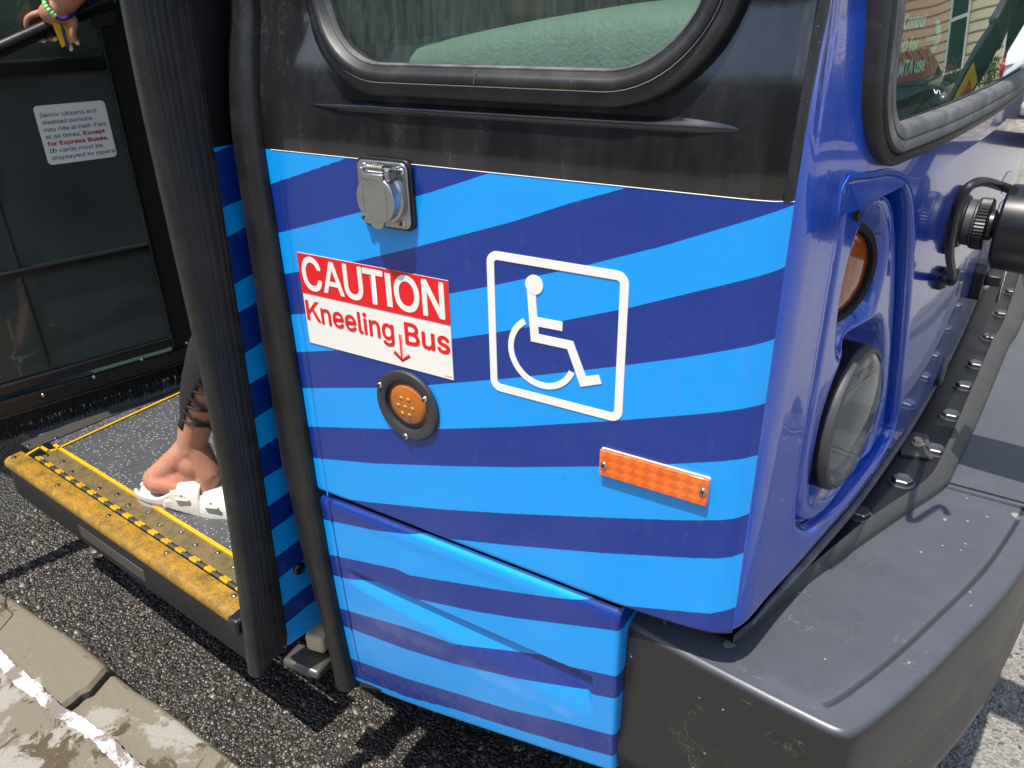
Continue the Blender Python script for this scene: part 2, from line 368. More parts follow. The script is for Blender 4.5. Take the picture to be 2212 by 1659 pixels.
# street
def siding():
    t = NT('cream_siding'); n = t.noise(t.pos((1, 1, 8)), 3, 4); t.pbr(t.mix(n, srgb(214, 202, 164), srgb(196, 182, 142)), .7)
siding()
simple('trim_white', srgb(226, 224, 214), .5, 0, .1, 4); simple('brick_red', srgb(128, 122, 118), .8, 0, .3, 6, .5, 60, .01)
simple('car_white', srgb(226, 228, 230), .2, 0, .03, 4, **{'Coat Weight': 1.0, 'Coat Roughness': .03})
simple('car_black', srgb(14, 14, 17), .2, 0, .03, 4, **{'Coat Weight': 1.0, 'Coat Roughness': .03})
simple('tyre', srgb(22, 22, 22), .7, 0, .2, 20); simple('rim', srgb(120, 120, 122), .35, .9, .2, 20)
simple('tail_red', srgb(170, 16, 22), .15, 0, .05, **{'Coat Weight': 1.0}); simple('headlamp', srgb(190, 194, 198), .12, .6, .05)
simple('leaf_green', srgb(78, 112, 44), .6, 0, .3, 12); simple('petal_pink', srgb(206, 54, 92), .6, 0, .2, 30)
simple('bark', srgb(70, 56, 44), .8, 0, .3, 10)
simple('wax_scribe', srgb(170, 168, 160), .6)

# ------------------------------------------------------------------ mesh builder
WLOC = {}
class MB:
    def __init__(s): s.v = []; s.f = []; s.mi = []; s.att = None
    def add(s, vs, fs, mi=0):
        k = len(s.v); s.v.extend([tuple(map(float, x)) for x in vs]); s.f.extend([tuple(i+k for i in q) for q in fs]); s.mi.extend([mi]*len(fs)); return k
    def box(s, c, size, ax=None, mi=0):
        c = np.array(c, float); ax = ax or (V3(1, 0, 0), V3(0, 1, 0), V3(0, 0, 1)); h = np.array(size)/2
        vs = [c+ax[0]*h[0]*a+ax[1]*h[1]*b+ax[2]*h[2]*d for a in (-1, 1) for b in (-1, 1) for d in (-1, 1)]
        fs = [(0, 1, 3, 2), (4, 6, 7, 5), (0, 4, 5, 1), (2, 3, 7, 6), (0, 2, 6, 4), (1, 5, 7, 3)]
        if np.dot(np.cross(ax[0], ax[1]), ax[2]) < 0: fs = [q[::-1] for q in fs]
        s.add(vs, fs, mi); return s
    def rings(s, R, close=True, cap0=True, cap1=True, mi=0):
        n = len(R[0]); vs = [p for r in R for p in r]; fs = []
        m = n if close else n-1
        for i in range(len(R)-1):
            for j in range(m):
                a, b = i*n+j, i*n+(j+1) % n
                fs.append((a, b, b+n, a+n))
        if cap0: fs.append(tuple(range(n))[::-1])
        if cap1: fs.append(tuple(range((len(R)-1)*n, len(R)*n)))
        s.add(vs, fs, mi); return s
    def tube(s, P, r, n=12, cap=True, mi=0, sq=1.0, upv=None):
        P = [np.array(p, float) for p in P]; r = r if hasattr(r, '__len__') else [r]*len(P)
        t0 = unit(P[1]-P[0]); a = upv if upv is not None else (V3(0, 0, 1) if abs(t0[2]) < .9 else V3(1, 0, 0))
        e1 = unit(a-t0*(a@t0)); R = []
        for i, p in enumerate(P):
            t = unit(P[min(i+1, len(P)-1)]-P[max(i-1, 0)]); e1 = unit(e1-t*(e1@t)); e2 = np.cross(t, e1)
            R.append([p+r[i]*(e1*cos(q)+e2*sin(q)*sq) for q in np.linspace(0, 2*pi, n, endpoint=False)])
        return s.rings(R, True, cap, cap, mi)
    def lathe(s, c, ax, prof, n=32, mi=0, e1=None, sq=1.0, a0=0, a1=2*pi):
        """prof: (radius, height along axis)"""
        c = np.array(c, float); ax = unit(ax)
        if e1 is None: e1 = V3(0, 0, 1) if abs(ax[2]) < .9 else V3(1, 0, 0)
        e1 = unit(e1-ax*(e1@ax)); e2 = np.cross(ax, e1)
        full = abs(a1-a0-2*pi) < 1e-6
        qs = np.linspace(a0, a1, n, endpoint=not full)
        R = [[c+ax*h+r*(e1*cos(q)+e2*sin(q)*sq) for q in qs] for r, h in prof]
        return s.rings(R, full, full and prof[0][0] > 1e-6, full and prof[-1][0] > 1e-6, mi)
    def prism(s, pts, d0, d1, fr, mi=0):
        """2-D outline in frame fr=(o,e1,e2,n), from depth d0 to d1 along n"""
        o, e1, e2, n = fr
        A = [o+e1*x+e2*y+n*d0 for x, y in pts]; B = [o+e1*x+e2*y+n*d1 for x, y in pts]
        return s.rings([A, B], True, True, True, mi)
    def ring_plate(s, outer, inner, d0, d1, fr, mi=0):
        o, e1, e2, n = fr; m = len(outer)
        f = lambda P, d: [o+e1*x+e2*y+n*d for x, y in P]
        vs = f(outer, d0)+f(outer, d1)+f(inner, d1)+f(inner, d0); fs = []
        for k in range(4):
            for j in range(m):
                a, b = k*m+j, k*m+(j+1) % m; c, d = ((k+1) % 4)*m+j, ((k+1) % 4)*m+(j+1) % m
                fs.append((a, b, d, c))
        s.add(vs, fs, mi); return s
    def grid(s, fn, us, vs, mi=0, skip=None, mif=None):
        nu, nv = len(us), len(vs); k = s.add([fn(u, v) for u in us for v in vs], [])
        for i in range(nu-1):
            for j in range(nv-1):
                if skip and skip((us[i]+us[i+1])/2, (vs[j]+vs[j+1])/2): continue
                a = k+i*nv+j; s.f.append((a, a+nv, a+nv+1, a+1)); s.mi.append(mif((us[i]+us[i+1])/2, (vs[j]+vs[j+1])/2) if mif else mi)
        return s
    def ell(s, c, r, n=16, m=10, mi=0, ax=None):
        c = np.array(c, float); ax = ax or (V3(1, 0, 0), V3(0, 1, 0), V3(0, 0, 1))
        R = []
        for i in range(1, m):
            t = pi*i/m
            R.append([c+ax[0]*r[0]*sin(t)*cos(q)+ax[1]*r[1]*sin(t)*sin(q)-ax[2]*r[2]*cos(t) for q in np.linspace(0, 2*pi, n, endpoint=False)])
        vs = [p for x in R for p in x]+[c-ax[2]*r[2], c+ax[2]*r[2]]; fs = []
        for i in range(m-2):
            for j in range(n): fs.append((i*n+j, i*n+(j+1) % n, (i+1)*n+(j+1) % n, (i+1)*n+j))
        a, b = len(vs)-2, len(vs)-1
        for j in range(n): fs.append((a, (j+1) % n, j)); fs.append((b, (m-2)*n+j, (m-2)*n+(j+1) % n))
        s.add(vs, fs, mi); return s
    def build(s, name, mats, parent=None, angle=35, bevel=0, seg=2, recalc=False, solid=0, subsurf=0):
        mats = mats if isinstance(mats, (list, tuple)) else [mats]
        V = np.array(s.v); c = (V.min(0)+V.max(0))/2 if parent is not None else np.array([(V[:, 0].min()+V[:, 0].max())/2, (V[:, 1].min()+V[:, 1].max())/2, V[:, 2].min()])
        me = bpy.data.meshes.new(name); me.from_pydata([tuple(x) for x in (V-c)], [], s.f)
        for m in mats: me.materials.append(MATS[m])
        me.polygons.foreach_set('material_index', s.mi)
        me.polygons.foreach_set('use_smooth', [True]*len(s.f))
        if recalc:
            b = bmesh.new(); b.from_mesh(me); bmesh.ops.recalc_face_normals(b, faces=b.faces); b.to_mesh(me); b.free()
        if angle is not None: me.set_sharp_from_angle(angle=radians(angle))
        if s.att is not None:
            a = me.attributes.new(s.att[0], 'FLOAT', 'POINT'); a.data.foreach_set('value', np.array(s.att[1], np.float32))
        me.update()
        return link(name, me, c, parent, bevel, seg, solid, subsurf)
def link(name, me, c, parent, bevel=0, seg=2, solid=0, subsurf=0):
    o = bpy.data.objects.new(name, me); COL.objects.link(o)
    WLOC[o] = np.array(c, float); base = np.zeros(3)
    if parent is not None: o.parent = parent; base = WLOC[parent]
    o.location = tuple(WLOC[o]-base)
    if solid:
        m = o.modifiers.new('thickness', 'SOLIDIFY'); m.thickness = solid; m.offset = -1
    if bevel:
        m = o.modifiers.new('bevel', 'BEVEL'); m.width = bevel; m.segments = seg; m.limit_method = 'ANGLE'; m.angle_limit = radians(40)
    if subsurf:
        m = o.modifiers.new('smooth', 'SUBSURF'); m.levels = subsurf; m.render_levels = subsurf
    return o
def again(o, name, c, parent):
    """another piece that shares the mesh of o"""
    return link(name, o.data, c, parent)
def thing(name, label, cat, loc, group=None):
    o = bpy.data.objects.new(name, None); COL.objects.link(o); o.location = tuple(loc); WLOC[o] = np.array(loc, float)
    o.empty_display_size = .1
    o['label'] = label; o['category'] = cat
    if group: o['group'] = group
    return o
def tag(o, label=None, cat=None, group=None, kind=None):
    if label: o['label'] = label
    if cat: o['category'] = cat
    if group: o['group'] = group
    if kind: o['kind'] = kind
    return o
def rrect(x0, x1, y0, y1, r, n=8):
    o = []
    for cx, cy, a in ((x1-r, y1-r, 0), (x0+r, y1-r, 90), (x0+r, y0+r, 180), (x1-r, y0+r, 270)):
        for k in range(n+1): q = radians(a+90*k/n); o.append((cx+r*cos(q), cy+r*sin(q)))
    return o
def circ(cx, cy, r, n=32, sq=1.0): return [(cx+r*cos(q), cy+r*sq*sin(q)) for q in np.linspace(0, 2*pi, n, endpoint=False)]
E1, E2, EN = V3(1, 0, 0), V3(0, 0, 1), V3(0, -1, 0)
def side_frame(x, z):
    h = .004; p = V3(x, YS(x, z), z); q = V3(x, YS(x, z+h), z+h)
    e2 = unit(q-p); return (p, E1, e2, unit(np.cross(E1, e2)))
try: FONT = bpy.data.fonts.load(bpy.utils.system_resource('DATAFILES', path='fonts')+'/Inter.woff2')
except Exception: FONT = None
try: FONT2 = bpy.data.fonts.load(bpy.utils.system_resource('DATAFILES', path='fonts')+'/Noto Sans CJK Regular.woff2')
except Exception: FONT2 = FONT
def text_poly(body, bold=0.0, shear=0, spacing=1.0, font=None):
    cu = bpy.data.curves.new('t', 'FONT'); cu.body = body; bold = 0; cu.font = font or FONT2 or cu.font; cu.offset = bold; cu.resolution_u = 3; cu.shear = shear; cu.space_character = spacing
    o = bpy.data.objects.new('t', cu); COL.objects.link(o)
    me = bpy.data.meshes.new_from_object(o.evaluated_get(bpy.context.evaluated_depsgraph_get()))
    P = np.array([v.co[:2] for v in me.vertices]); F = [tuple(p.vertices) for p in me.polygons]
    par = list(range(len(P)))
    def find(i):
        while par[i] != i: par[i] = par[par[i]]; i = par[i]
        return i
    for f in F:
        for i in f[1:]: par[find(i)] = find(f[0])
    ids = {}; isl = np.array([ids.setdefault(find(i), len(ids)) for i in range(len(P))])
    text_poly.dep = (isl % 3)*1.3e-5
    bpy.data.objects.remove(o); bpy.data.curves.remove(cu); bpy.data.meshes.remove(me)
    return P, F
def text_on(mb, body, box, fr, d=.0012, bold=0.0, mi=0, mode='fit', spacing=1.0, font=None):
    """lay text into box (x0,x1,y0,y1) of frame fr; y0..y1 is the height of the drawn glyphs"""
    P, F = text_poly(body, bold, 0, spacing, font); o, e1, e2, n = fr
    a, b = P.min(0), P.max(0); x0, x1, y0, y1 = box
    sx = (x1-x0)/(b[0]-a[0]); sy = (y1-y0)/(b[1]-a[1])
    if mode == 'h': sx = sy
    Q = [(x0+(p[0]-a[0])*sx, y0+(p[1]-a[1])*sy) for p in P]
    for k, (ox, oy) in enumerate([(0, 0)]+([(1, 0), (-1, 0), (0, 1), (0, -1), (.7, .7), (-.7, .7), (.7, -.7), (-.7, -.7)] if bold else [])):
        mb.add([o+e1*(x+ox*bold*sx)+e2*(y+oy*bold*sy)+n*(d+k*4e-5+dp) for (x, y), dp in zip(Q, text_poly.dep)], F, mi)
    return mb

# ================================================================== the setting
def sheet(name, x0, x1, y0, y1, z, mat, nx=2, ny=2):
    m = MB(); m.grid(lambda x, y: (x, y, z), np.linspace(x0, x1, nx), np.linspace(y0, y1, ny))
    return tag(m.build(name, mat), kind='structure')
sheet('road', -150, 150, -150, 150, ROAD, 'wet_asphalt')
# loose aggregate that stands out of the road surface
def stones():
    pts = []
    for (x0, x1, y0, y1, n) in ((-2.5, -.25, -.18, .34, 21000), (-.3, .62, .05, .75, 4500), (.12, .75, .75, 1.9, 3200)):
        pts.append(np.stack([RNG.uniform(x0, x1, n), RNG.uniform(y0, y1, n)], 1))
    P = np.concatenate(pts); N = len(P)
    base = np.array([(1, 0, 0), (0, 1, 0), (-1, 0, 0), (0, -1, 0), (.1, .05, .75), (0, 0, -.5)], float)
    fs = np.array([(0, 1, 4), (1, 2, 4), (2, 3, 4), (3, 0, 4)])
    r = RNG.gamma(2.1, .00155, N)+.0014
    jit = 1+RNG.uniform(-.42, .42, (N, 6, 3))
    v = base[None]*jit*r[:, None, None]
    a = RNG.uniform(0, 2*pi, N); c, s_ = np.cos(a), np.sin(a)
    x = v[..., 0]*c[:, None]-v[..., 1]*s_[:, None]*.75; y = v[..., 0]*s_[:, None]+v[..., 1]*c[:, None]*.75
    tilt = RNG.uniform(-.5, .5, N)
    z = v[..., 2]+x*tilt[:, None]
    W = np.stack([x+P[:, None, 0], y+P[:, None, 1], z+ROAD+r[:, None]*.12], -1).reshape(-1, 3)
    F = (fs[None]+np.arange(N)[:, None, None]*6).reshape(-1, 3)
    me = bpy.data.meshes.new('road_aggregate'); c0 = np.array([-1, .1, ROAD])
    me.vertices.add(len(W)); me.vertices.foreach_set('co', (W-c0).ravel())
    me.loops.add(F.size); me.loops.foreach_set('vertex_index', F.ravel())
    me.polygons.add(len(F)); me.polygons.foreach_set('loop_start', np.arange(0, F.size, 3))
    me.update(); me.validate(); me.materials.append(MATS['road_stone'])
    patch = sum(np.sin(P[:, 0]*f+ph)*np.cos(P[:, 1]*f*1.3+ph*2) for f, ph in ((5, .3), (11, 1.7), (23, 4.1), (47, 2.2)))/4
    t = np.clip(RNG.beta(1.4, 2.8, N)*(.92+.75*patch)+.52*np.clip((P[:, 0]+.12*patch-.10)/.1, 0, 1), 0, .93+.07*(RNG.random(N) < .04)); at = me.attributes.new('tone', 'FLOAT', 'POINT'); at.data.foreach_set('value', np.repeat(t, 6).astype(np.float32))
    o = link('road_aggregate', me, c0, None); tag(o, 'small wet stones bound in the dark asphalt beside the kerb', 'gravel', kind='stuff')
stones()

# kerb and pavement: edges measured on the photograph at the kerb-top height
def along(x, P): return float(np.interp(x, P[:, 0], P[:, 1]))
KE = np.array([PZ(u, v, WALK)[:2] for u, v in [(0, 1262), (90, 1322), (190, 1388), (237, 1428), (300, 1478), (350, 1506), (462, 1592), (550, 1659)]])
KE = np.concatenate([[[-8, KE[0, 1]+.0]], KE, [[6, KE[-1, 1]]]])
KJ = np.array([PZ(u, v, WALK)[:2] for u, v in [(0, 1412), (60, 1465), (125, 1520), (200, 1570), (270, 1625), (310, 1659)]])
KJ = np.concatenate([[[-8, KJ[0, 1]]], KJ, [[6, KJ[-1, 1]]]])
kerb_root = tag(thing('kerb', 'worn', 'kerb', (-1, -.2, ROAD)), kind='structure')
for k in ('label', 'category'): del kerb_root[k]
crack = [PZ(u, v, WALK)[:2] for u, v in [(238, 1430), (225, 1447), (205, 1470), (190, 1487), (172, 1493), (158, 1507)]]
def kerb_stone(xs0, xs1, drop, seed, cut0=None, cut1=None):
    """one length of kerb; cut0/cut1 are broken end lines (x as a function of y)"""
    rr = np.random.default_rng(seed); m = MB(); us = np.linspace(0, 1, 90); vs = np.concatenate([np.linspace(0, .86, 16), np.linspace(.9, 1.0, 6)])
    nz = rr.uniform(-1, 1, 64)
    def wob(x, k): return sum(sin(x*f+nz[i+k])/f for i, f in enumerate((11, 23, 41, 83)))*.06
    def fn(u, v):
        x = xs0+(xs1-xs0)*u
        for it in range(2):
            ye = along(x, KE)+wob(x, 0)*.16; yj = along(x, KJ)+wob(x, 9)*.08+.004
            y = yj+(ye-yj)*v
            a = xs0 if cut0 is None else float(np.interp(y, cut0[:, 1], cut0[:, 0]))
            b = xs1 if cut1 is None else float(np.interp(y, cut1[:, 1], cut1[:, 0]))
            x = a+(b-a)*u
        e = max(0, (v-.84)/.16); z = WALK-drop-.030*e*e+.004*wob(x+y*3, 3)*4
        en = min(u*(abs(xs1-xs0)), (1-u)*abs(xs1-xs0))
        if cut0 is not None or cut1 is not None: z -= .010*max(0, 1-en/.012)
        return (x, y, z)
    m.grid(fn, us, vs)
    # kerb face down to the road and hidden ends
    ed = [fn(u, 1.0) for u in us]
    m.rings([[V3(*p), V3(p[0], p[1]+.012, ROAD-.02)] for p in ed], False, False, False)
    for u in (0, 1):
        en = [fn(u, v) for v in vs]; m.rings([[V3(*p), V3(p[0], p[1], ROAD-.02)] for p in en], False, False, False)
    ji = [fn(u, 0.0) for u in us]; m.rings([[V3(*p), V3(p[0], p[1], ROAD-.02)] for p in ji], False, False, False)
    return m.build('kerb_stone', 'kerb_concrete', kerb_root, recalc=True)
C1 = np.array(sorted([tuple(p) for p in crack], key=lambda q: q[1])); C1b = C1+np.array([.012, 0])
c0 = [PZ(u, v, WALK)[:2] for u, v in [(2, 1262), (10, 1282), (6, 1300), (25, 1320), (0, 1350), (-60, 1412)]]
C0 = np.array(sorted([tuple(p) for p in c0], key=lambda q: q[1])); C0b = C0+np.array([.006, 0])
kerb_stone(-8, -1.75, 0, 3, None, C0); kerb_stone(-1.75, -1.25, 0, 1, C0b, C1); kerb_stone(-1.2, -.0, .008, 2, C1b, None); kerb_stone(.006, 6, 0, 5)
# painted joint line between kerb and pavement, ragged edges
m = MB(); xs = np.linspace(-3, 1.5, 900); rr = np.random.default_rng(4)
na, nb = np.convolve(rr.normal(0, 1, 940), np.ones(9)/9, 'same')[:900], np.convolve(rr.normal(0, 1, 940), np.ones(7)/7, 'same')[:900]
m.rings([[V3(x, along(x, KJ)+.002+na[i]*.007, WALK+.0042), V3(x, along(x, KJ)-.024+nb[i]*.006, WALK+.0042)] for i, x in enumerate(xs)], False, False, False)
tag(m.build('painted_line', 'worn_white_paint'), kind='structure')
m = MB(); m.grid(lambda x, v: (x, (along(x, KJ)-.003)*(1-v)+(-16)*v, WALK+.0005+.0012*sin(x*3)), np.linspace(-20, 20, 160), np.array([0, .005, .02, .1, 1]))
tag(m.build('pavement', 'kerb_concrete'), kind='structure')
sheet('far_pavement', -60, 60, 9.2, 11.3, WALK, 'walk_concrete')

# ================================================================== the bus
bus = thing('city_bus', 'blue and black city bus with pale blue stripes standing at the kerb', 'bus', (-1.0, .6, ROAD))

# ---- stripe curves measured on the side of the bus, top to bottom
BND = [
 [(593, 396), (735.5, 347.5)],
 [(607.5, 502), (776.75, 459), (933, 414.75), (1040.5, 379.5)],
 [(620, 591), (763, 565.5), (880.5, 538), (1106, 479), (1231, 438.5), (1318.5, 414.75)],
 [(630.5, 679.75), (800, 665), (970.5, 634.75), (1050.5, 620), (1106, 608.5), (1269.75, 572.75), (1431, 532.25), (1659, 463.5), (1719.75, 444.75)],
 [(641.75, 760.5), (728, 757), (978, 732), (1054, 721), (1138.5, 706.5), (1216, 692.75), (1356, 665.5), (1531, 622.75), (1659, 592.25), (1699.5, 579.75)],
 [(650.5, 838.25), (811.75, 837.75), (923, 832), (1106, 816.75), (1241, 802), (1328.5, 792), (1481, 772), (1659, 742), (1674, 738)],
 [(677, 922), (843, 927), (943, 927), (1106, 922.5), (1323.5, 909.5), (1506, 895), (1653.5, 879.5)],
 [(684, 989.5), (803, 1000.75), (978, 1007), (1106, 1009), (1293.5, 1007.5), (1436, 1003), (1636, 992)],
 [(698, 1071.5), (803, 1085.75), (953, 1100.75), (1106, 1110), (1281, 1117.5), (1456, 1124), (1581, 1124.5), (1616, 1119.5)],
 [(706.75, 1124.5), (803, 1144.5), (890.5, 1155.75), (1106, 1178), (1306, 1194.5), (1481, 1204), (1571, 1207.5), (1600.5, 1204.5)],
 [(723, 1202), (853, 1229.5), (885.5, 1244.25), (1106, 1280), (1201, 1291.75), (1291, 1303), (1531, 1326.75), (1578.5, 1323.75)],
 [(758, 1253), (828, 1270.5), (890.5, 1293), (1028, 1321.75), (1106, 1334.5), (1231, 1350.5), (1321, 1361.75)],
 [(750.5, 1320.5), (878, 1356.75), (978, 1391.75), (1106, 1415.5), (1206, 1435.5), (1321, 1461)],
 [(755.5, 1358), (878, 1404), (978, 1434), (1106, 1464), (1206, 1485.5), (1318.5, 1508.75)],
 [(769, 1428), (878, 1466.75), (978, 1496.75), (1106, 1536), (1206, 1559), (1321, 1588.75)],
 [(778, 1466.75), (878, 1505.5), (978, 1531.75), (1106, 1573), (1206, 1603), (1321, 1634)]]
BXZ = []
for b in BND:
    q = np.array([PS_(u, v)[[0, 2]] for u, v in b]); BXZ.append(q[np.argsort(q[:, 0])])
def ext(x, q):
    if x < q[0, 0]: s_ = (q[1, 1]-q[0, 1])/(q[1, 0]-q[0, 0]); return q[0, 1]+s_*(x-q[0, 0])
    if x > q[-1, 0]: s_ = (q[-1, 1]-q[-2, 1])/(q[-1, 0]-q[-2, 0]); return q[-1, 1]+s_*(x-q[-1, 0])
    return float(np.interp(x, q[:, 0], q[:, 1]))
_bc = {}
def bounds(x):
    k = round(x, 5)
    if k not in _bc:
        z = [ext(x, q) for q in BXZ]
        for i in range(1, len(z)): z[i] = min(z[i], z[i-1]-.004)
        _bc[k] = [z[0]+.12]+z+[z[-1]-.2]
    return _bc[k]
def stripe(x, z):
    b = bounds(x)
    if z >= b[0]: return .01
    for i in range(len(b)-1):
        if z > b[i+1]: return i+(b[i]-z)/(b[i]-b[i+1])
    return len(b)-1.01
XD, XF, ZB = -.803, -.1450, 1.1175              # door edge, nose edge, top of the wrap
ZG = .585                                       # gap between side panel and skirt
def side_pt(x, z, off=0.0):
    if x > -.25: y = float(np.interp(x, _PC[:, 0][:60], _PC[:, 1][:60]))
    else: y = 0
    return (x, y+YS(x, z)-off, z)
def panel(name, us, fz, rows, offf, mat, parent, att=True, xf=None):
    m = MB(); sv = []
    for u in us:
        for t in rows:
            x = u; z0, z1 = fz(u); z = z0+(z1-z0)*t; sv.append(stripe(x, z) if att else 0)
    def fn(u, t):
        z0, z1 = fz(u); z = z0+(z1-z0)*t; p = side_pt(u, z, offf(u, z)); return p if xf is None else xf(p)
    m.grid(fn, us, rows)
    if att: m.att = ('stripe', sv)
    return m.build(name, mat, parent, angle=50)
# bottom of the upper panel sweeps up slightly at the nose and rolls under
def low_side(x): return ZG+.0028+.012*max(0, (x+.30)/.14)**2
def roll(x, z):
    d = (z-low_side(x))/.012
    return -.010*max(0, 1-d)**2 if d < 1 else 0
panel('side_panel', np.linspace(XD, XF, 130), lambda x: (low_side(x), ZB), np.concatenate([np.linspace(0, .04, 8), np.linspace(.05, 1, 90)]), roll, 'striped_vinyl', bus)
# fine pale edge where the wrap ends
m = MB(); m.tube([V3(*side_pt(x, ZB, .0003)) for x in np.linspace(XD+.01, XF, 40)], .00045, 5); m.build('wrap_edge', 'notice_white', bus)
m = MB(); m.rings([[V3(*side_pt(-.785, z, .0004)), V3(*side_pt(-.7836, z, .0015)), V3(*side_pt(-.782, z, .0004))] for z in np.linspace(.2, 1.115, 30)], False, False, False)
mm = m.build('wrap_lap', 'striped_vinyl', bus)
a_ = mm.data.attributes.new('stripe', 'FLOAT', 'POINT'); a_.data.foreach_set('value', np.array([stripe(v[0], v[2]) for v in m.v], np.float32))

# upper black panel with the window opening
WX0, WX1, WZ0, WZ1, WR = -.684, -.241, 1.2225, 1.92, .086     # glass opening
def win(gx, n=10): return rrect(WX0-gx, WX1+gx, WZ0-gx, WZ1+gx, WR+gx, n)
def Yw(x, z): return side_pt(x, z)[1]
m = MB()
inner = win(.030, 12); cxw, czw = (WX0+WX1)/2, (WZ0+WZ1)/2
def to_edge(p):
    dx, dz = p[0]-cxw, p[1]-czw; t = []
    if dx > 1e-9: t.append((XF-cxw)/dx)
    if dx < -1e-9: t.append((XD-cxw)/dx)
    if dz > 1e-9: t.append((2.35-czw)/dz)
    if dz < -1e-9: t.append((ZB+.0004-czw)/dz)
    t = min(t); return (cxw+dx*t, czw+dz*t)
# corners are added so that the outer ring is a rectangle
pts = []
for i, p in enumerate(inner):
    a, b = np.array(p), np.array(inner[(i+1) % len(inner)])
    nn = max(1, int(np.linalg.norm(b-a)/.02))
    for k in range(nn): pts.append(tuple(a+(b-a)*k/nn))
for cor in ((XF, 2.35), (XD, 2.35), (XD, ZB+.0004), (XF, ZB+.0004)):
    an = [abs((atan2(p[1]-czw, p[0]-cxw)-atan2(cor[1]-czw, cor[0]-cxw)+pi) % (2*pi)-pi) for p in pts]; i = int(np.argmin(an)); pts[i] = (pts[i][0], pts[i][1])
outer = [to_edge(p) for p in pts]
for cor in ((XF, 2.35), (XD, 2.35), (XD, ZB+.0004), (XF, ZB+.0004)):
    i = int(np.argmin([abs(p[0]-cor[0])+abs(p[1]-cor[1]) for p in outer])); outer[i] = cor
R = []
for t in np.linspace(0, 1, 14):
    R.append([V3(*side_pt(a[0]+(b[0]-a[0])*t, a[1]+(b[1]-a[1])*t)) for a, b in zip(pts, outer)])
m.rings(R, True, False, False); m.build('upper_panel', 'black_paint', bus, recalc=False)
# pressed rain ledge under the window
m = MB(); gx = np.linspace(-.722, -.200, 60)
R = []
for x in gx:
    e = min(1, (x+.722)/.05, (-.200-x)/.05); e = sqrt(max(0, e)); zc = 1.1755+.002*(x+.46)
    R.append([V3(*side_pt(x, zc+dz*(.08+.92*e), o*e*e)) for dz, o in ((.008, -.0004), (.0055, .0012), (.0025, .0040), (0, .0050), (-.0020, .0040), (-.0038, .0015), (-.0055, -.0004))])
m.rings(R, False, False, False); m.build('rain_ledge', 'black_paint', bus, angle=60)

# side window: rubber surround (stepped profile), bead and tinted pane
swin = thing('side_window', '', '', (cxw, .05, czw)); del swin['label'], swin['category']; swin.parent = bus; swin.location = tuple(WLOC[swin]-WLOC[bus])
def sweep_win(prof, name, mat, parent):
    m = MB(); R = []
    for gx_, off in prof:
        ring = []
        for (x, z) in win(gx_*.66, 14):
            ring.append(V3(*side_pt(x, z, off)))
        R.append(ring)
    m.rings(R, True, False, False); return m.build(name, mat, parent, angle=60)
sweep_win([(.050, -.002), (.0495, .012), (.046, .016), (.030, .0175), (.0265, .0165), (.0262, .0215), (.024, .0235), (.014, .0245), (.0095, .0225), (.006, .018), (.0015, .0155), (-.001, .011), (-.001, .0)], 'window_frame', 'window_rubber', swin)
sweep_win([(.0288, .0172), (.0284, .0192), (.0270, .0196), (.0264, .0185)], 'trim_bead', 'steel', swin)
sweep_win([(.0022, .0165), (.0006, .0168), (-.0012, .0140), (-.0016, .009)], 'inner_lip', 'dusty_rubber', swin)
m = MB(); m.tube([V3(*side_pt(-.4665+.001*sin(k), WZ0-.003-.0030*k, .0245 if k < 5 else .019)) for k in range(0, 6)], .0007, 5); m.build('frame_seam', 'dusty_rubber', swin)
m = MB(); P = win(.004, 10); m.add([V3(x, .004+Yw(x, min(z, 1.27)), z) for x, z in P], [tuple(range(len(P)))]); m.build('window_pane', 'side_glass', swin, angle=None)

# ---- skirt below the gap, with its long pressed wedge
_skb = np.array([PS_(u, v)[[0, 2]] for u, v in ((762, 1472), (778, 1478), (840.5, 1507), (928, 1539), (1106, 1599), (1291, 1661), (1340, 1676))])
def sk_bot(x): return float(np.interp(x, _skb[:, 0], _skb[:, 1]))
GZ, GX0, GX1 = .446, -.772, -.318
def sk_off(x, z):
    o = -.001
    t = (ZG-.004-z)
    if t < .009: o -= .0055*(1-t/.009)**2
    if t < .05: o += .0010*max(0, 1-abs(t-.018)/.018)
    e = min(1, max(0, (x-GX0)/.035), max(0, (GX1-x)/.010))
    d = GZ-z; wd = .030+.055*(x-GX0)/(GX1-GX0)
    if e > 0 and -.0035 < d < wd:
        dep = .013*e
        o -= dep*((d+.0035)/.0035 if d < 0 else max(0, 1-d/wd)**1.3)
    tb = z-sk_bot(x)
    if tb < .006: o -= .005*(1-tb/.006)**2
    return o
zrow = np.concatenate([np.linspace(0, .06, 8), np.linspace(.07, .60, 70), np.linspace(.605, .70, 46), np.linspace(.71, .95, 22), np.linspace(.955, 1, 14)])
xs = np.concatenate([np.linspace(XD, -.74, 30), np.linspace(-.735, -.345, 90), np.linspace(-.342, -.305, 20), np.linspace(-.303, -.2905, 5)])
m = MB(); us = list(xs)+[-.2905+.0005*k for k in range(1, 3)]
turn = [(-.2865, .0012), (-.2835, .005), (-.2820, .011), (-.2816, .030), (-.2812, .07)]
cols = [(x, 0.0) for x in xs]+turn
sv = []; R = []
for x, dy in cols:
    xx = min(x, -.2905); ring = []
    for t in zrow:
        z0, z1 = sk_bot(xx), ZG-.002; z = z0+(z1-z0)*t; p = side_pt(xx, z, sk_off(xx, z)); ring.append(V3(x, p[1]+dy, z)); sv.append(stripe(xx, z))
    R.append(ring)
m.rings(R, False, False, False); m.att = ('stripe', sv); m.f = [q[::-1] for q in m.f]
m.build('skirt_panel', 'striped_vinyl', bus, angle=40)
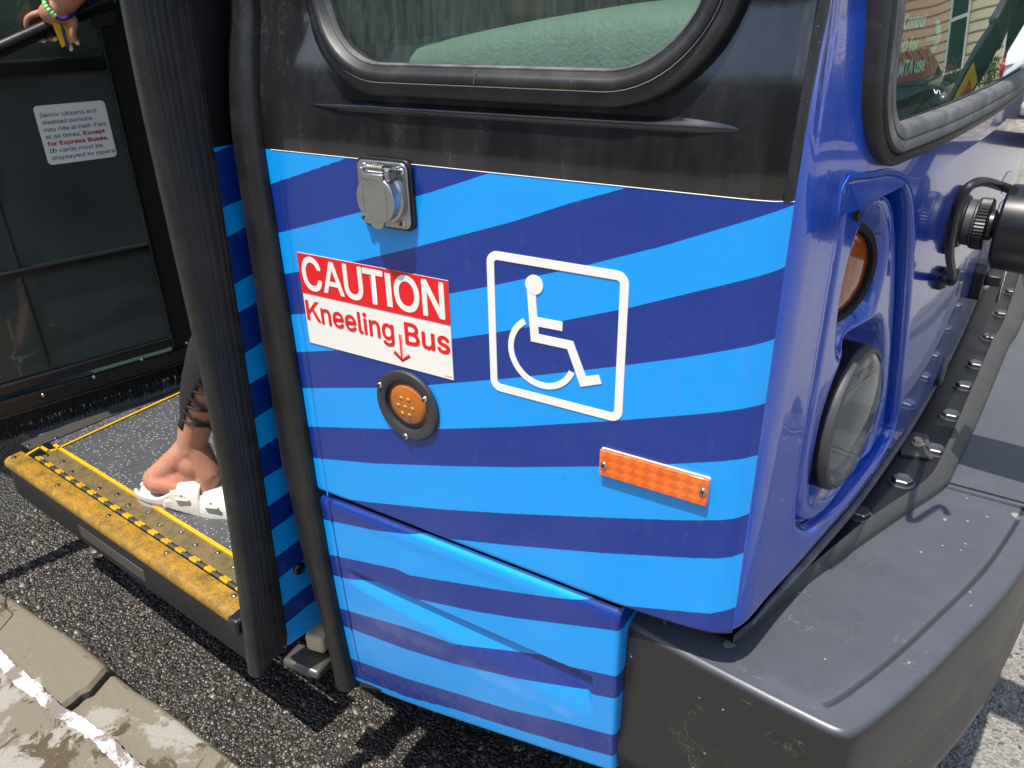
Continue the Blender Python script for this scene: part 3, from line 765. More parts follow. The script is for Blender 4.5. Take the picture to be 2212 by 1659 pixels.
# dark backing behind the gaps, and the wheel-arch corner piece behind the bumper end
m = MB(); m.box((-.545, .045, .585), (.53, .03, .05)); m.build('gap_backing', 'hole_black', bus)
m = MB()
m.grid(lambda x, t: (x, .055+.02*t, .60-.10*t), np.linspace(-.282, -.165, 6), np.linspace(0, 1, 5)); m.box((-.235, .06, .575), (.004, .05, .035)); m.box((-.19, .075, .585), (.05, .05, .02))
m.build('corner_bracket', 'black_plastic', bus)
m = MB(); m.grid(lambda x, t: (x, .06, .50+.085*t), np.linspace(-.283, -.225, 3), np.linspace(0, 1, 3)); m.build('inner_closeout', 'royal_paint', bus)
# underside lip below the skirt by the door
m = MB(); m.tube([V3(-.79, .022, .158), V3(-.74, .024, .172), V3(-.69, .026, .19)], [.008, .007, .003], 8); m.build('skirt_lip', 'black_plastic', bus)

# ---- nose: corner and front mask, with the lamp pod pocket
POD_PX = [(1838, 404), (1880, 397), (1925, 390), (1958, 408), (1970, 470), (1968, 600), (1955, 760), (1938, 900), (1917, 962), (1860, 1045), (1800, 1112), (1755, 1146), (1730, 1140), (1721, 1112), (1732, 1000), (1760, 830), (1790, 650), (1814, 510), (1828, 420)]
POD = np.array([PF(u, v) for u, v in POD_PX]); POD = catmull(POD, 5, True); PODC = POD.mean(0)
def inpoly(p, P):
    x, y = p; c = False; j = len(P)-1
    for i in range(len(P)):
        if (P[i][1] > y) != (P[j][1] > y) and x < (P[j][0]-P[i][0])*(y-P[i][1])/(P[j][1]-P[i][1])+P[i][0]: c = not c
        j = i
    return c
def poly_dist(p, P):
    A = P; B = np.roll(P, -1, 0); d = B-A; t = np.clip(((p-A)*d).sum(1)/(d*d).sum(1), 0, 1)
    return np.sqrt((((A+d*t[:, None])-p)**2).sum(1).min())
S0 = float(np.interp(XF, _PC[:60, 0], _PS[:60])); S_PIL = s_of_y(.135); S_END = _PS[-1]
SHOE = .590                                     # lower edge of the mask
def mask_off(s, z):
    o = 0
    t = (z-(SHOE+.004*max(0, 1-(s-S0)/.1)))
    if t < .03: o -= .022*(1-max(t, 0)/.03)**2
    if S0 < s < S0+.6 and .6 < z < 1.15:
        p = np.array([s, z]); d = poly_dist(p, POD)
        pass
    return o
ss = np.concatenate([np.linspace(S0, S0+.09, 26), np.linspace(S0+.093, S0+.62, 150), np.linspace(S0+.63, S_END, 40)])
zz = np.concatenate([np.linspace(SHOE, SHOE+.035, 8), np.linspace(SHOE+.039, 1.085, 128)])
PT = np.roll(POD, -1, 0)-np.roll(POD, 1, 0); PNm = np.stack([PT[:, 1], -PT[:, 0]], 1); PNm /= np.linalg.norm(PNm, axis=1)[:, None]
if ((POD-PODC)*PNm).sum() < 0: PNm = -PNm
PODX = POD+PNm*.0065
m = MB(); m.grid(lambda s, z: nose(s, z, mask_off(s, z)) + V3(0, YS(-.5, z), 0), ss, zz, skip=lambda s, z: S0 < s < S0+.6 and .6 < z < 1.15 and inpoly((s, z), PODX))
m.build('front_mask', 'royal_paint', bus, angle=50)
m = MB(); R = []
for ex, of in ((.0125, -.0012), (.0118, .0003), (.0080, .0004), (.0045, .0), (.0020, -.0020), (.0004, -.0060), (0, -.011), (0, -.050), (-.03, -.050)):
    R.append([nose(p[0], max(p[1], SHOE+.004), of+mask_off(*p)*.8) for p in POD+PNm*ex])
m.rings(R, True, False, False); m.build('pod_surround', 'royal_paint', bus, angle=60, recalc=True)
# pillar beside the windscreen, leaning back with height
def lean(z): return -.055*max(0, z-1.0851)-.05*max(0, z-1.25)
ss = np.concatenate([np.linspace(S0, S0+.09, 26), np.linspace(S0+.093, S_PIL+.03, 8)]); zz = np.concatenate([np.linspace(1.0851, 1.35, 30), np.linspace(1.38, 2.4, 20)])
m = MB(); m.grid(lambda s, z: nose(s, z)+V3(lean(z)*min(1, max(0, (s-S0)/.02)), YS(-.5, z), 0), ss, zz)
m.build('corner_pillar', 'royal_paint', bus, angle=50)
m = MB(); m.grid(lambda s, z: nose(s, z)+V3(lean(z), 0, 0), np.linspace(S_PIL+.0301, S_END, 60), np.linspace(1.0851, 1.14, 4)); m.build('scuttle_panel', 'royal_paint', bus, angle=None)
# narrow black joint strip between wrap and corner
m = MB(); m.rings([[V3(*side_pt(XF-.010, z, -.002)), V3(*side_pt(XF-.008, z, .0012)), V3(*side_pt(XF-.002, z, .0012)), V3(*side_pt(XF, z, -.002))] for z in np.linspace(1.118, 2.35, 30)], False, False, False)
m.build('joint_strip', 'smooth_rubber', bus)

# ---- lamp pod
pod = thing('lamp_pod', '', '', nose(PODC[0], PODC[1])); del pod['label'], pod['category']; pod.parent = bus; pod.location = tuple(WLOC[pod]-WLOC[bus])
TS = [PF(u, v) for u, v in ((1930, 436), (1945, 520), (1902, 690), (1836, 776), (1818, 745), (1834, 610), (1877, 486))]
TSC = np.array([(1.0*PF(1872, 600))[0], PF(1872, 600)[1]]); HLC = PF(1850, 880)
tsp = catmull(np.array(TS), 6, True)
HR = [PF(u, v) for u, v in ((1925, 692), (1938, 760), (1925, 880), (1890, 990), (1825, 1070), (1775, 1098), (1757, 1080), (1765, 1000), (1792, 880), (1840, 766), (1882, 708))]
hrp = catmull(np.array(HR), 5, True)
def smooth(t): t = min(1, max(0, t)); return t*t*(3-2*t)
def pod_off(s, z, edge, t=.5):
    p = np.array([s, z]); o = -.003-.011*t
    o -= .016*(1-min(1, edge/.010))**2.2
    it, ih = inpoly(p, tsp), inpoly(p, hrp)
    if it or ih: o -= .0022+max(.046*smooth(poly_dist(p, tsp)/.034) if it else 0, .050*smooth(poly_dist(p, hrp)/.030) if ih else 0)
    else:
        d = min(poly_dist(p, tsp), poly_dist(p, hrp))
        if d < .006: o -= .0022*(1-d/.006)**2
    return o
# pod as a fine grid trimmed to the outline: rows of equal z, columns following the outline
zs = np.linspace(POD[:, 1].min()+.006, POD[:, 1].max()-.006, 290)
def span(z):
    xs_ = []
    for i in range(len(POD)):
        a, b = POD[i], POD[(i+1) % len(POD)]
        if (a[1] > z) != (b[1] > z): xs_.append(a[0]+(z-a[1])/(b[1]-a[1])*(b[0]-a[0]))
    return min(xs_)+.009, max(xs_)-.011
m = MB(); ts = np.concatenate([[0, .01, .025, .045, .07], np.linspace(.1, .9, 170), [.93, .955, .975, .99, 1]])
PO = np.zeros((len(zs), len(ts))); PSs = np.zeros_like(PO)
for i, z in enumerate(zs):
    a, b = span(z)
    for j, t in enumerate(ts):
        q = a+(b-a)*t; PSs[i, j] = q; PO[i, j] = pod_off(q, z, max(0, poly_dist(np.array([q, z]), POD)-.009), t)
for it in range(10):
    K = PO.copy(); K[1:-1, 6:-6] = (PO[1:-1, 6:-6]*2+PO[2:, 6:-6]+PO[:-2, 6:-6]+PO[1:-1, 7:-5]+PO[1:-1, 5:-7])/6; PO = K
zi, ti = {z: i for i, z in enumerate(zs)}, {t: j for j, t in enumerate(ts)}
def podfn(z, t): i, j = zi[z], ti[t]; return nose(PSs[i, j], z, PO[i, j])
m.grid(podfn, zs, ts); m.f = [q[::-1] for q in m.f]; m.build('pod_shell', 'royal_paint', pod, angle=55)
n0 = nose_n(TSC[0]); tdir = unit(np.cross(V3(0, 0, 1), n0))      # along the nose, +s
p_ = PF(1857, 467); sp = nose(*p_); m = MB(); m.lathe(sp, n0, [(.0001, -.0035), (.0058, -.003), (.0058, .0)], 18); m.build('screw_hole', 'hole_black', pod)
# turn signal: amber lens deep in its scoop
tsg = thing('turn_signal', '', '', nose(TSC[0], TSC[1], -.045)); del tsg['label'], tsg['category']; tsg.parent = pod; tsg.location = tuple(WLOC[tsg]-WLOC[pod])
TSL = PF(1827, 596, -.022); tc_ = nose(TSL[0], TSL[1], -.034); tn = unit(n0+V3(.0, -.30, 0))
m = MB(); m.lathe(tc_, tn, [(.053, -.002), (.051, .004), (.040, .009), (.022, .012), (.0001, .013)], 40); m.build('amber_lens', 'amber_dark', tsg)
m = MB(); m.lathe(tc_, tn, [(.062, -.012), (.062, .008), (.058, .012), (.053, .010), (.052, .0)], 40); m.build('lens_rim', 'hole_black', tsg)
# headlight: ribbed drum with a clear domed face
hl = thing('headlight', '', '', nose(HLC[0], HLC[1])); del hl['label'], hl['category']; hl.parent = pod; hl.location = tuple(WLOC[hl]-WLOC[pod])
hn = unit(V3(1, -.16, .02)); hc = nose(HLC[0]-.006, HLC[1]-.016, -.040); HRAD = .099
m = MB(); prof = []
for k in range(16):
    h = .004+.0018*k; prof += [(HRAD-.0004, h), (HRAD-.0004, h+.0008), (HRAD-.0022, h+.0010), (HRAD-.0022, h+.0017)]
m.lathe(hc, hn, [(HRAD-.002, -.02)]+prof+[(HRAD-.003, .0345)], 56); m.build('ribbed_drum', 'black_plastic', hl, angle=25)
m = MB(); m.lathe(hc+hn*.0345, hn, [(HRAD-.001, -.001), (HRAD-.0008, .003), (HRAD-.004, .0085), (HRAD-.010, .010), (HRAD-.011, .006)], 56); m.build('lens_ring', 'grey_plastic', hl)
m = MB(); m.lathe(hc+hn*.0345, hn, [(HRAD-.010, .008), (HRAD*.78, .0165), (HRAD*.5, .0225), (HRAD*.25, .025), (.0001, .026)], 48); m.build('clear_cover', 'clear_lens', hl)
m = MB(); m.lathe(hc, hn, [(HRAD-.012, .040), (HRAD*.72, .026), (HRAD*.5, .008), (HRAD*.25, -.004), (.0001, -.008)], 18); m.build('reflector_bowl', 'lamp_chrome', hl, angle=4)
m = MB(); m.lathe(hc, hn, [(.018, .0), (.018, .026), (.014, .031), (.0001, .033)], 24); m.build('bulb_shield', 'cast_metal', hl)
m = MB()
for k in range(7): m.box(hc+hn*.030+tdir*(.045-.006*k)+V3(0, 0, -.045+.014*k), (.006, .016, .05), (hn, tdir, V3(0, 0, 1)))
m.build('reflector_facets', 'lamp_chrome', hl)

# ---- windscreen: rubber surround, curved pane, items behind it
wsc = thing('windscreen', '', '', nose(S_PIL+.5, 1.5)); del wsc['label'], wsc['category']; wsc.parent = bus; wsc.location = tuple(WLOC[wsc]-WLOC[bus])
def front_pt(s, z, off=0): return nose(s, z, off)+V3(lean(z), 0, 0)
SW0, SW1, ZW0, ZW1 = s_of_y(.168), S_END-.08, 1.158, 2.30
def wring(gx, off):
    ring = []
    for (s, z) in rrect(SW0-gx, SW1+gx, ZW0-gx, ZW1+gx, .055+gx, 10):
        ring.append((s, z))
    o = []
    for i, a in enumerate(ring):
        b = ring[(i+1) % len(ring)]; nn = max(1, int(np.hypot(b[0]-a[0], b[1]-a[1])/.05))
        for k in range(nn): o.append(front_pt(a[0]+(b[0]-a[0])*k/nn, a[1]+(b[1]-a[1])*k/nn, off))
    return o
def wsweep(prof, name, mat):
    n = None; R = [wring(gx, off) for gx, off in prof]; n = min(len(r) for r in R)
    if any(len(r) != n for r in R):
        R2 = []
        for r in R:
            r = np.array(r+[r[0]]); L_ = np.concatenate([[0], np.cumsum(np.linalg.norm(np.diff(r, axis=0), axis=1))]); tt = np.linspace(0, L_[-1], 240, endpoint=False)
            R2.append([V3(*[np.interp(q, L_, r[:, k]) for k in range(3)]) for q in tt])
        R = R2
    m = MB(); m.rings(R, True, False, False); m.f = [q[::-1] for q in m.f]; return m.build(name, mat, wsc, angle=50)
wsweep([(.040, -.006), (.040, .008), (.037, .012), (.030, .014), (.0275, .0115), (.0268, .0145), (.024, .0165)], 'outer_seal', 'window_rubber')
wsweep([(.024, .0165), (.015, .0170), (.0125, .0150), (.0115, .0165), (.002, .016), (-.002, .012), (-.003, .002)], 'inner_seal', 'dusty_rubber')
m = MB(); m.grid(lambda s, z: front_pt(s, z, .001), np.linspace(SW0-.004, SW1, 70), np.linspace(ZW0-.01, ZW1, 8)); m.build('screen_pane', 'screen_glass', wsc, angle=None)
# dusty sill and cards behind the glass
m = MB(); m.grid(lambda s, t: front_pt(s, ZW0+.012*t*0+.004, -.004-.10*t), np.linspace(SW0+.002, SW1, 30), np.linspace(0, 1, 4)); m.build('dash_edge', 'dash_dark', wsc)

# ---- bumper
ZT = .54
OUT_PX = [(1345, 1343), (1480, 1418), (1640, 1502), (1755, 1560), (1800, 1583), (1826, 1593), (1848, 1588), (1950, 1510), (2070, 1395), (2212, 1232)]
OP = np.array([PZ(u, v, ZT)[:2] for u, v in OUT_PX])
OP = np.concatenate([OP, [OP[-1]+(.055, .30), OP[-1]+(.085, .75), OP[-1]+(.085, 1.3), OP[-1]+(.04, 1.75)]])
OC = catmull(OP, 8); _l = np.concatenate([[0], np.cumsum(np.linalg.norm(np.diff(OC, axis=0), axis=1))]); _q = np.arange(0, _l[-1], .005)
OC = np.stack([np.interp(_q, _l, OC[:, k]) for k in (0, 1)], 1); _k = np.exp(-.5*(np.arange(-8, 9)/2.6)**2); _k /= _k.sum()
OC[8:-8] = np.stack([np.convolve(OC[:, k], _k, 'valid') for k in (0, 1)], 1); on = np.gradient(OC, axis=0); on = np.stack([on[:, 1], -on[:, 0]], 1); on /= np.linalg.norm(on, axis=1)[:, None]
bmp = thing('bumper', '', '', (.0, .3, .3)); del bmp['label'], bmp['category']; bmp.parent = bus; bmp.location = tuple(WLOC[bmp]-WLOC[bus])
prof = [(-.0085, ZT+.0002), (-.0075, ZT-.0002), (-.005, ZT-.0018), (-.002, ZT-.0050), (0, ZT-.011), (.001, ZT-.02), (.002, ZT-.06), (.004, ZT-.115), (.0045, ZT-.130), (.0015, ZT-.142), (.001, ZT-.155), (.006, ZT-.185), (.012, ZT-.22), (.010, ZT-.25), (-.004, ZT-.285), (-.05, ZT-.30)]
R = []
L_ = np.concatenate([[0], np.cumsum(np.linalg.norm(np.diff(OC, axis=0), axis=1))])
for i, (p, n) in enumerate(zip(OC, on)):
    fade = smooth((L_[i]-.10)/.12)                 # the crease only grows out of the flat end
    ring = []
    for o_, z in prof:
        if .115 <= ZT-z <= .19 and ZT-z != .115: o_ = (.004+(o_-.004)*fade) if o_ < .0045 else .004
        ring.append(V3(p[0]+n[0]*o_, p[1]+n[1]*o_, z))
    R.append(ring)
m = MB(); m.rings(R, False, False, False); m.f = [q[::-1] for q in m.f]
m.build('bumper_shell', 'bumper_plastic', bmp, angle=60)
# deck of the bumper between the shell edge and the body, with a shallow groove along the front
inner_path = np.array([(-.300, .14), (-.23, .13), (-.168, .125)]+[tuple(nose(q, 0, -.045)[:2]) for q in np.linspace(s_of_y(.14), S_END-.1, 60)])
ipl = np.concatenate([[0], np.cumsum(np.linalg.norm(np.diff(inner_path, axis=0), axis=1))])
LC = L_[int(np.argmin(np.linalg.norm(OC-OP[5], axis=1)))]; m = MB(); R = []                       # arc length of the bumper corner
for i, (p, n) in enumerate(zip(OC, on)):
    f_ = L_[i]/LC*ipl[2] if L_[i] < LC else ipl[2]+(L_[i]-LC)/(L_[-1]-LC)*(ipl[-1]-ipl[2])
    b = np.array([np.interp(f_, ipl, inner_path[:, k]) for k in (0, 1)]); q = p+n*-.0080
    ring = []
    _ln = np.linalg.norm(b-q)
    for t in np.concatenate([np.linspace(0, .028, 7), np.linspace(.0295, .0385, 13), np.linspace(.042, _ln, 34)])/_ln:
        xy = q+(b-q)*t; d = np.linalg.norm(xy-q); z = ZT+.0001+.0030*smooth(d/.05)
        if L_[i] > LC: z -= .0040*max(0, 1-abs(d-.034)/.0040)
        ring.append(V3(xy[0], xy[1], z))
    R.append(ring)
m.rings(R, False, False, False); m.f = [q[::-1] for q in m.f]; m.build('bumper_deck', 'bumper_plastic', bmp, angle=60, recalc=False)
# end cap edge of the bumper by the skirt
p0 = OC[0]; m = MB(); m.rings([[V3(p0[0]-.001, p0[1]+dy, z) for z in (ZT, ZT-.1, ZT-.2, ZT-.3)] for dy in (-.002, .03, .10)], False, False, False); m.build('bumper_end', 'black_plastic', bmp)
# bolted flange between body and bumper
RO = np.array([PZ(u, v, ZT+.004)[:2] for u, v in [(1590, 1392), (1660, 1332), (1745, 1262), (1884, 1162), (1960, 1110), (2040, 1056), (2066, 1012), (2100, 940), (2134, 862), (2179, 752), (2212, 687)]])
RI = np.array([PZ(u, v, ZT+.032)[:2] for u, v in [(1586, 1372), (1650, 1316), (1730, 1240), (1850, 1140), (1920, 1090), (2000, 1036), (2032, 990), (2064, 920), (2098, 842), (2142, 740), (2178, 668)]])
RO = np.concatenate([RO, [RO[-1]+(.05, .9)]]); RI = np.concatenate([RI, [RI[-1]+(.05, .9)]])
rc, ri = catmull(RO, 8), catmull(RI, 8)
m = MB(); R = []
for a, b in zip(rc, ri):
    d = b-a
    R.append([V3(a[0], a[1], ZT+.002), V3(*(a+d*.05), ZT+.012), V3(*(a+d*.12), ZT+.016), V3(*(a+d*.9), ZT+.031), V3(*b, ZT+.032), V3(*(b+d*.06), ZT+.030), V3(*(b+d*.10), ZT+.018)])
m.rings(R, False, False, False); m.build('flange_rim', 'grey_plastic', bmp, angle=40)
m = MB(); R = []
for a, b in zip(rc, ri):
    d = b-a; q = b+d*.08; tgt = nose(s_of_y(min(2.5, max(.05, q[1]+.0))), 0, -.04)[:2]
    R.append([V3(*(q+(tgt-q)*t), ZT+.019) for t in np.linspace(0, 1, 6)])
m.rings(R, False, False, False); m.build('flange_strip', 'black_plastic', bmp)
def hexbolt(c, ax, r=.0165):
    m = MB(); c = np.array(c)
    e1 = V3(1, 0, 0); e1 = unit(e1-ax*(e1@ax)); e2 = np.cross(ax, e1)
    m.lathe(c, ax, [(r*1.25, -.001), (r*1.25, .0015), (r*1.05, .002)], 24)
    hx = [(r*cos(k*pi/3), r*sin(k*pi/3)) for k in range(6)]; h2 = [(x*.86, y*.86) for x, y in hx]
    m.rings([[c+e1*x+e2*y+ax*.002 for x, y in hx], [c+e1*x+e2*y+ax*.009 for x, y in hx], [c+e1*x+e2*y+ax*.0105 for x, y in h2], [c+e1*x*.8+e2*y*.8+ax*.0095 for x, y in h2]], True, False, True)
    return m
first = None
for (u, v) in [(1858, 1103), (1950, 1033), (2022, 967), (2056, 892), (2085, 829), (2110, 783), (2140, 725), (2165, 674), (2187, 627)]:
    c = PZ(u, v, ZT+.028)-V3(0, 0, .009)
    if first is None:
        first = hexbolt(c, V3(0, 0, 1)).build('bolt', 'dull_steel', bmp, angle=25); off0 = WLOC[first]-c
    else: again(first, 'bolt', c+off0, bmp)
    mm = MB(); mm.prism(rrect(-.014, .014, -.005, .005, .0049, 5), 0, .0006, (c+V3(.012, -.002, .0003), unit(V3(1, .3, 0)), unit(V3(-.3, 1, 0)), V3(0, 0, 1))); mm.build('bolt_slot', 'hole_black', bmp)
# grey edge seal where the mask meets the flange
m = MB(); m.tube([nose(s, SHOE-.004, -.006) for s in np.linspace(S0+.055, S_END-.2, 90)], list(np.interp(np.linspace(0, 1, 90), [0, .06, 1], [.002, .0065, .0065])), 10); m.build('mask_seal', 'dusty_rubber', bus)
# joint bar across the bumper deck
a, b = PZ(2047, 1050, ZT+.006), PZ(2212, 1094, ZT+.006); d = unit(b-a); b = b+d*.03
m = MB(); m.box((a+b)/2, (np.linalg.norm(b-a), .007, .004), (d, np.cross(V3(0, 0, 1), d), V3(0, 0, 1))); m.build('deck_joint', 'steel', bmp)
m = MB(); c = (a+b)/2+np.cross(V3(0, 0, 1), d)*.010; m.box(c-V3(0, 0, .0015), (np.linalg.norm(b-a), .009, .003), (d, np.cross(V3(0, 0, 1), d), V3(0, 0, 1))); m.build('joint_shadow_gap', 'hole_black', bmp)
# slotted angle behind the flange (pale bracket with a nut)
c = PZ(1975, 960, ZT+.022); m = MB(); m.box(c, (.05, .09, .004), (unit(V3(1, .2, 0)), unit(V3(-.2, 1, 0)), V3(0, 0, 1))); m.build('angle_bracket', 'plate_grey', bmp)
m = hexbolt(c+V3(.004, 0, .003), V3(0, 0, 1), .008); m.build('bracket_nut', 'cream_plastic', bmp, angle=25)

# ---- fittings on the side panel
def screw_mb(c, n, r=.0042):
    m = MB(); n = unit(n); m.lathe(c, n, [(r, -.0005), (r, .0006), (r*.85, .0016), (r*.5, .0023), (.0001, .0025)], 16)
    e1 = unit(V3(1, 0, .35)-n*(V3(1, 0, .35)@n)); e2 = np.cross(n, e1)
    m.box(c+n*.0022, (r*1.15, r*.28, .0014), (e1, e2, n), 1); m.box(c+n*.00222, (r*.28, r*1.15, .0014), (e1, e2, n), 1)
    return m
def screw(c, n, parent, r=.0042): return screw_mb(np.array(c, float), n, r).build('screw', ['screw_steel', 'hole_black'], parent, angle=30)
def sub(name, loc, parent=None):
    o = thing(name, '', '', loc); del o['label'], o['category']; o.parent = parent or bus; o.location = tuple(WLOC[o]-WLOC[o.parent]); return o

# kneeling sign
q = [PY(u, v) for u, v in ((644.25, 542.75), (967.5, 607.75), (982.5, 822.25), (669.25, 737.25))]
sx0, sx1 = (q[0][0]+q[3][0])/2, (q[1][0]+q[2][0])/2; sz1, sz0 = (q[0][2]+q[1][2])/2, (q[2][2]+q[3][2])/2
smid = (PY(655.5, 629.25)[2]+PY(973.75, 703.5)[2])/2
sgn = sub('caution_sign', ((sx0+sx1)/2, 0, (sz0+sz1)/2)); SF = (V3(0, 0, 0), E1, E2, EN)
m = MB(); m.box(((sx0+sx1)/2, -.0006, (sz0+sz1)/2), (sx1-sx0, .0012, sz1-sz0)); m.build('sign_sheet', 'sign_white', sgn)
m = MB(); m.box(((sx0+sx1)/2, -.0014, (smid+sz1)/2), (sx1-sx0, .0008, sz1-smid)); m.build('red_field', 'sign_red', sgn)
def bx(l, r_, t, b): return (PY(*l)[0], PY(*r_)[0], PY(*b)[2], PY(*t)[2])
m = MB(); ct, cb_ = PY(680, 558.5)[2], PY(682, 626)[2]
def lx(x, a=710, k=.2238, x0=490): return PY(553+x/4, 414.75+(a+(x-x0)*k)/4)[0]
def strokes(mb, quads, x0, x1, y0, y1, d):
    """glyph built from straight strokes given in a unit box"""
    for i, q in enumerate(quads): mb.add([V3(x0+(x1-x0)*x, -d-i*2e-5, y0+(y1-y0)*y) for x, y in q], [tuple(range(len(q)))])
for tx, xa, xb in (('C', 412, 572), ('U', 772, 930), ('T', 943, 1112), ('O', 1207, 1418), ('N', 1450, 1634)):
    o_ = .012*(ct-cb_) if tx in 'CO' else 0
    text_on(m, tx, (lx(xa)+.0006, lx(xb)-.0006, cb_-o_, ct+o_), SF, .0021, .018, font=FONT)
strokes(m, [[(0, 0), (.19, 0), (.60, 1), (.40, 1)], [(.81, 0), (1, 0), (.60, 1), (.40, 1)], [(.20, .24), (.80, .24), (.74, .39), (.26, .39)]], lx(580), lx(764), cb_, ct, .0021)
strokes(m, [[(0, 0), (1, 0), (1, 1), (0, 1)]], lx(1133), lx(1181), cb_, ct, .0021)
m.build('lettering', 'sign_white', sgn, angle=None)
kt, kb = PY(664, 647)[2], PY(667, 690)[2]; ch = kt-kb
def kx(x): return lx(x, 1010, .262, 500)
m = MB(); strokes(m, [[(0, 0), (.22, 0), (.22, 1), (0, 1)], [(.20, .30), (.20, .52), (.72, 1), (.98, 1)], [(.38, .56), (.53, .66), (1.02, 0), (.76, 0)]], kx(437), kx(560), kb, kt, .0015)
text_on(m, 'neeling', (kx(568), kx(1192), kb-ch*.29, kt), SF, .0015, .016, font=FONT)
text_on(m, 'Bus', (PY(877, 720)[0], PY(972.5, 750)[0], kb, kt), SF, .0015, .016, font=FONT)
ax_, az1, az0 = PY(868, 745)[0], PY(865, 722)[2], PY(870.5, 781)[2]; aw = .0024; hw = .0125; hh = .0125; tk = .0042
m.prism([(ax_-aw, az1), (ax_+aw, az1), (ax_+aw, az0+.007), (ax_+hw-.001, az0+hh+.002), (ax_+hw+.0015, az0+hh-.003), (ax_, az0), (ax_-hw-.0015, az0+hh-.003), (ax_-hw+.001, az0+hh+.002), (ax_-aw, az0+.007)][::-1], .0012, .0015, SF)
m.build('lettering', 'sign_red', sgn, angle=None)
m = MB(); text_on(m, '07G09380', (PY(962, 808)[0], PY(978, 812)[0], sz0+.0022, sz0+.0045), SF, .0015); m.build('part_number', 'sign_red', sgn, angle=None)

# wheelchair symbol
q = [PY(u, v) for u, v in ((1049.4, 540.7), (1358.1, 586.1), (1346.3, 912.9), (1063, 841.7))]
wx0, wx1 = (q[0][0]+q[3][0])/2, (q[1][0]+q[2][0])/2; wz1, wz0 = (q[0][2]+q[1][2])/2, (q[2][2]+q[3][2])/2
isa = sub('wheelchair_symbol', ((wx0+wx1)/2, 0, (wz0+wz1)/2)); bw = .0098
m = MB(); m.ring_plate(rrect(wx0, wx1, wz0, wz1, .014, 8), rrect(wx0+bw, wx1-bw, wz0+bw, wz1-bw, .0045, 8), 0, .0009, SF); m.build('square_border', 'decal_white', isa, angle=30)
def z7(x, y): return PY(1106+x/4, 414.75+y/4)[[0, 2]]
body = [z7(*p) for p in ((128, 800), (205, 840), (221, 1082), (440, 1123), (437, 1200), (229, 1160), (234, 1228), (530, 1290), (640, 1593), (752, 1580), (775, 1655))]+[PY(1254.75, 835)[[0, 2]]]+[z7(*p) for p in ((480, 1355), (166, 1287))]
m = MB(); m.prism([tuple(p) for p in body][::-1], 0, .0009, SF); m.build('seated_figure', 'decal_white', isa, angle=30)
hc_ = z7(194, 800); m = MB(); m.prism(circ(hc_[0], hc_[1], .0112, 36), 0, .0012, SF); m.build('head_disc', 'decal_white', isa, angle=30)
def fitc(P):
    P = np.array([PY(u, v)[[0, 2]] for u, v in P]); A = np.c_[2*P, np.ones(len(P))]; s_ = np.linalg.lstsq(A, (P**2).sum(1), rcond=None)[0]
    return s_[:2], sqrt(s_[2]+s_[0]**2+s_[1]**2)
co_, ro_ = fitc([(1135.5, 685.5), (1098, 742), (1188.5, 840), (1238, 814.75)]); ci_, rin_ = fitc([(1137, 706), (1114.75, 747), (1186, 822.75), (1229, 787)])
a_s = atan2(*(PY(1136, 695)[[0, 2]]-co_)[::-1]); a_e = atan2(*(PY(1233, 801)[[0, 2]]-co_)[::-1])+2*pi
if a_e-a_s > 2*pi: a_e -= 2*pi
m = MB(); qs = np.linspace(a_s, a_e, 44); rin_ = ro_-.0075
vs = [V3(co_[0]+r_*cos(t), -d, co_[1]+r_*sin(t)) for t in qs for r_, d in ((ro_, 0), (ro_, .0009), (rin_, .0009), (rin_, 0))]
m.add(vs, [(i*4+k, i*4+k+1, i*4+k+5, i*4+k+4) for i in range(len(qs)-1) for k in range(3)]); m.build('wheel_arc', 'decal_white', isa, angle=30, recalc=True)

# power inlet box with sprung cover
def fr_side(off): return (V3(0, -off, 0), E1, E2, EN)
ib = sub('power_inlet', (-.608, 0, 1.078))
ox0, ox1, oz0, oz1 = PY(776, 400, -.008)[0], PY(884, 430, -.008)[0], PY(835, 489, -.008)[2], PY(825, 348, -.008)[2]
m = MB(); m.prism(rrect(ox0-.003, ox1+.003, oz0-.003, oz1+.003, .011, 6), 0, .0055, fr_side(0)); m.build('gasket', 'black_plastic', ib, bevel=.001)
m = MB(); m.prism(rrect(ox0, ox1, oz0, oz1, .009, 6), .0055, .0095, fr_side(0)); m.build('face_plate', 'cast_metal', ib, bevel=.001)
cc = PY(810, 432, -.027); cxo, czo = cc[0], cc[2]; cr_ = .0272
m = MB(); m.lathe((cxo, -.0095, czo), EN, [(cr_+.003, 0), (cr_+.003, .003), (cr_+.0005, .005), (cr_-.001, .012)], 48); m.build('socket_ring', 'cast_metal', ib, angle=30)
m = MB(); m.lathe((cxo, -.0225, czo), EN, [(cr_, 0), (cr_+.001, .001), (cr_+.001, .004), (cr_, .005)], 56)
m.prism([(cxo-.011, czo-.0225), (cxo-.009, czo-.030), (cxo-.005, czo-.0335), (cxo+.005, czo-.0335), (cxo+.009, czo-.030), (cxo+.011, czo-.0225)], .0228, .0273, fr_side(0))
m.build('cover', 'cast_metal', ib, angle=30, recalc=True)
m = MB(); m.ring_plate(rrect(cxo-.0175, cxo+.0175, czo-.019, czo+.017, .003, 4), rrect(cxo-.0168, cxo+.0168, czo-.0183, czo+.0163, .003, 4), .0272, .0279, fr_side(0)); m.build('raised_border', 'cast_metal', ib, angle=30)
hz = czo+.0285
m = MB(); m.box((cxo+.000, -.0255, hz-.002), (.031, .009, .0075)); m.build('hinge_leaf', 'cast_metal', ib, bevel=.0015)
for dx in (-.019, .019):
    m = MB(); m.box((cxo+dx, -.018, hz+.001), (.006, .017, .012)); m.build('hinge_ear', 'cast_metal', ib, bevel=.0012)
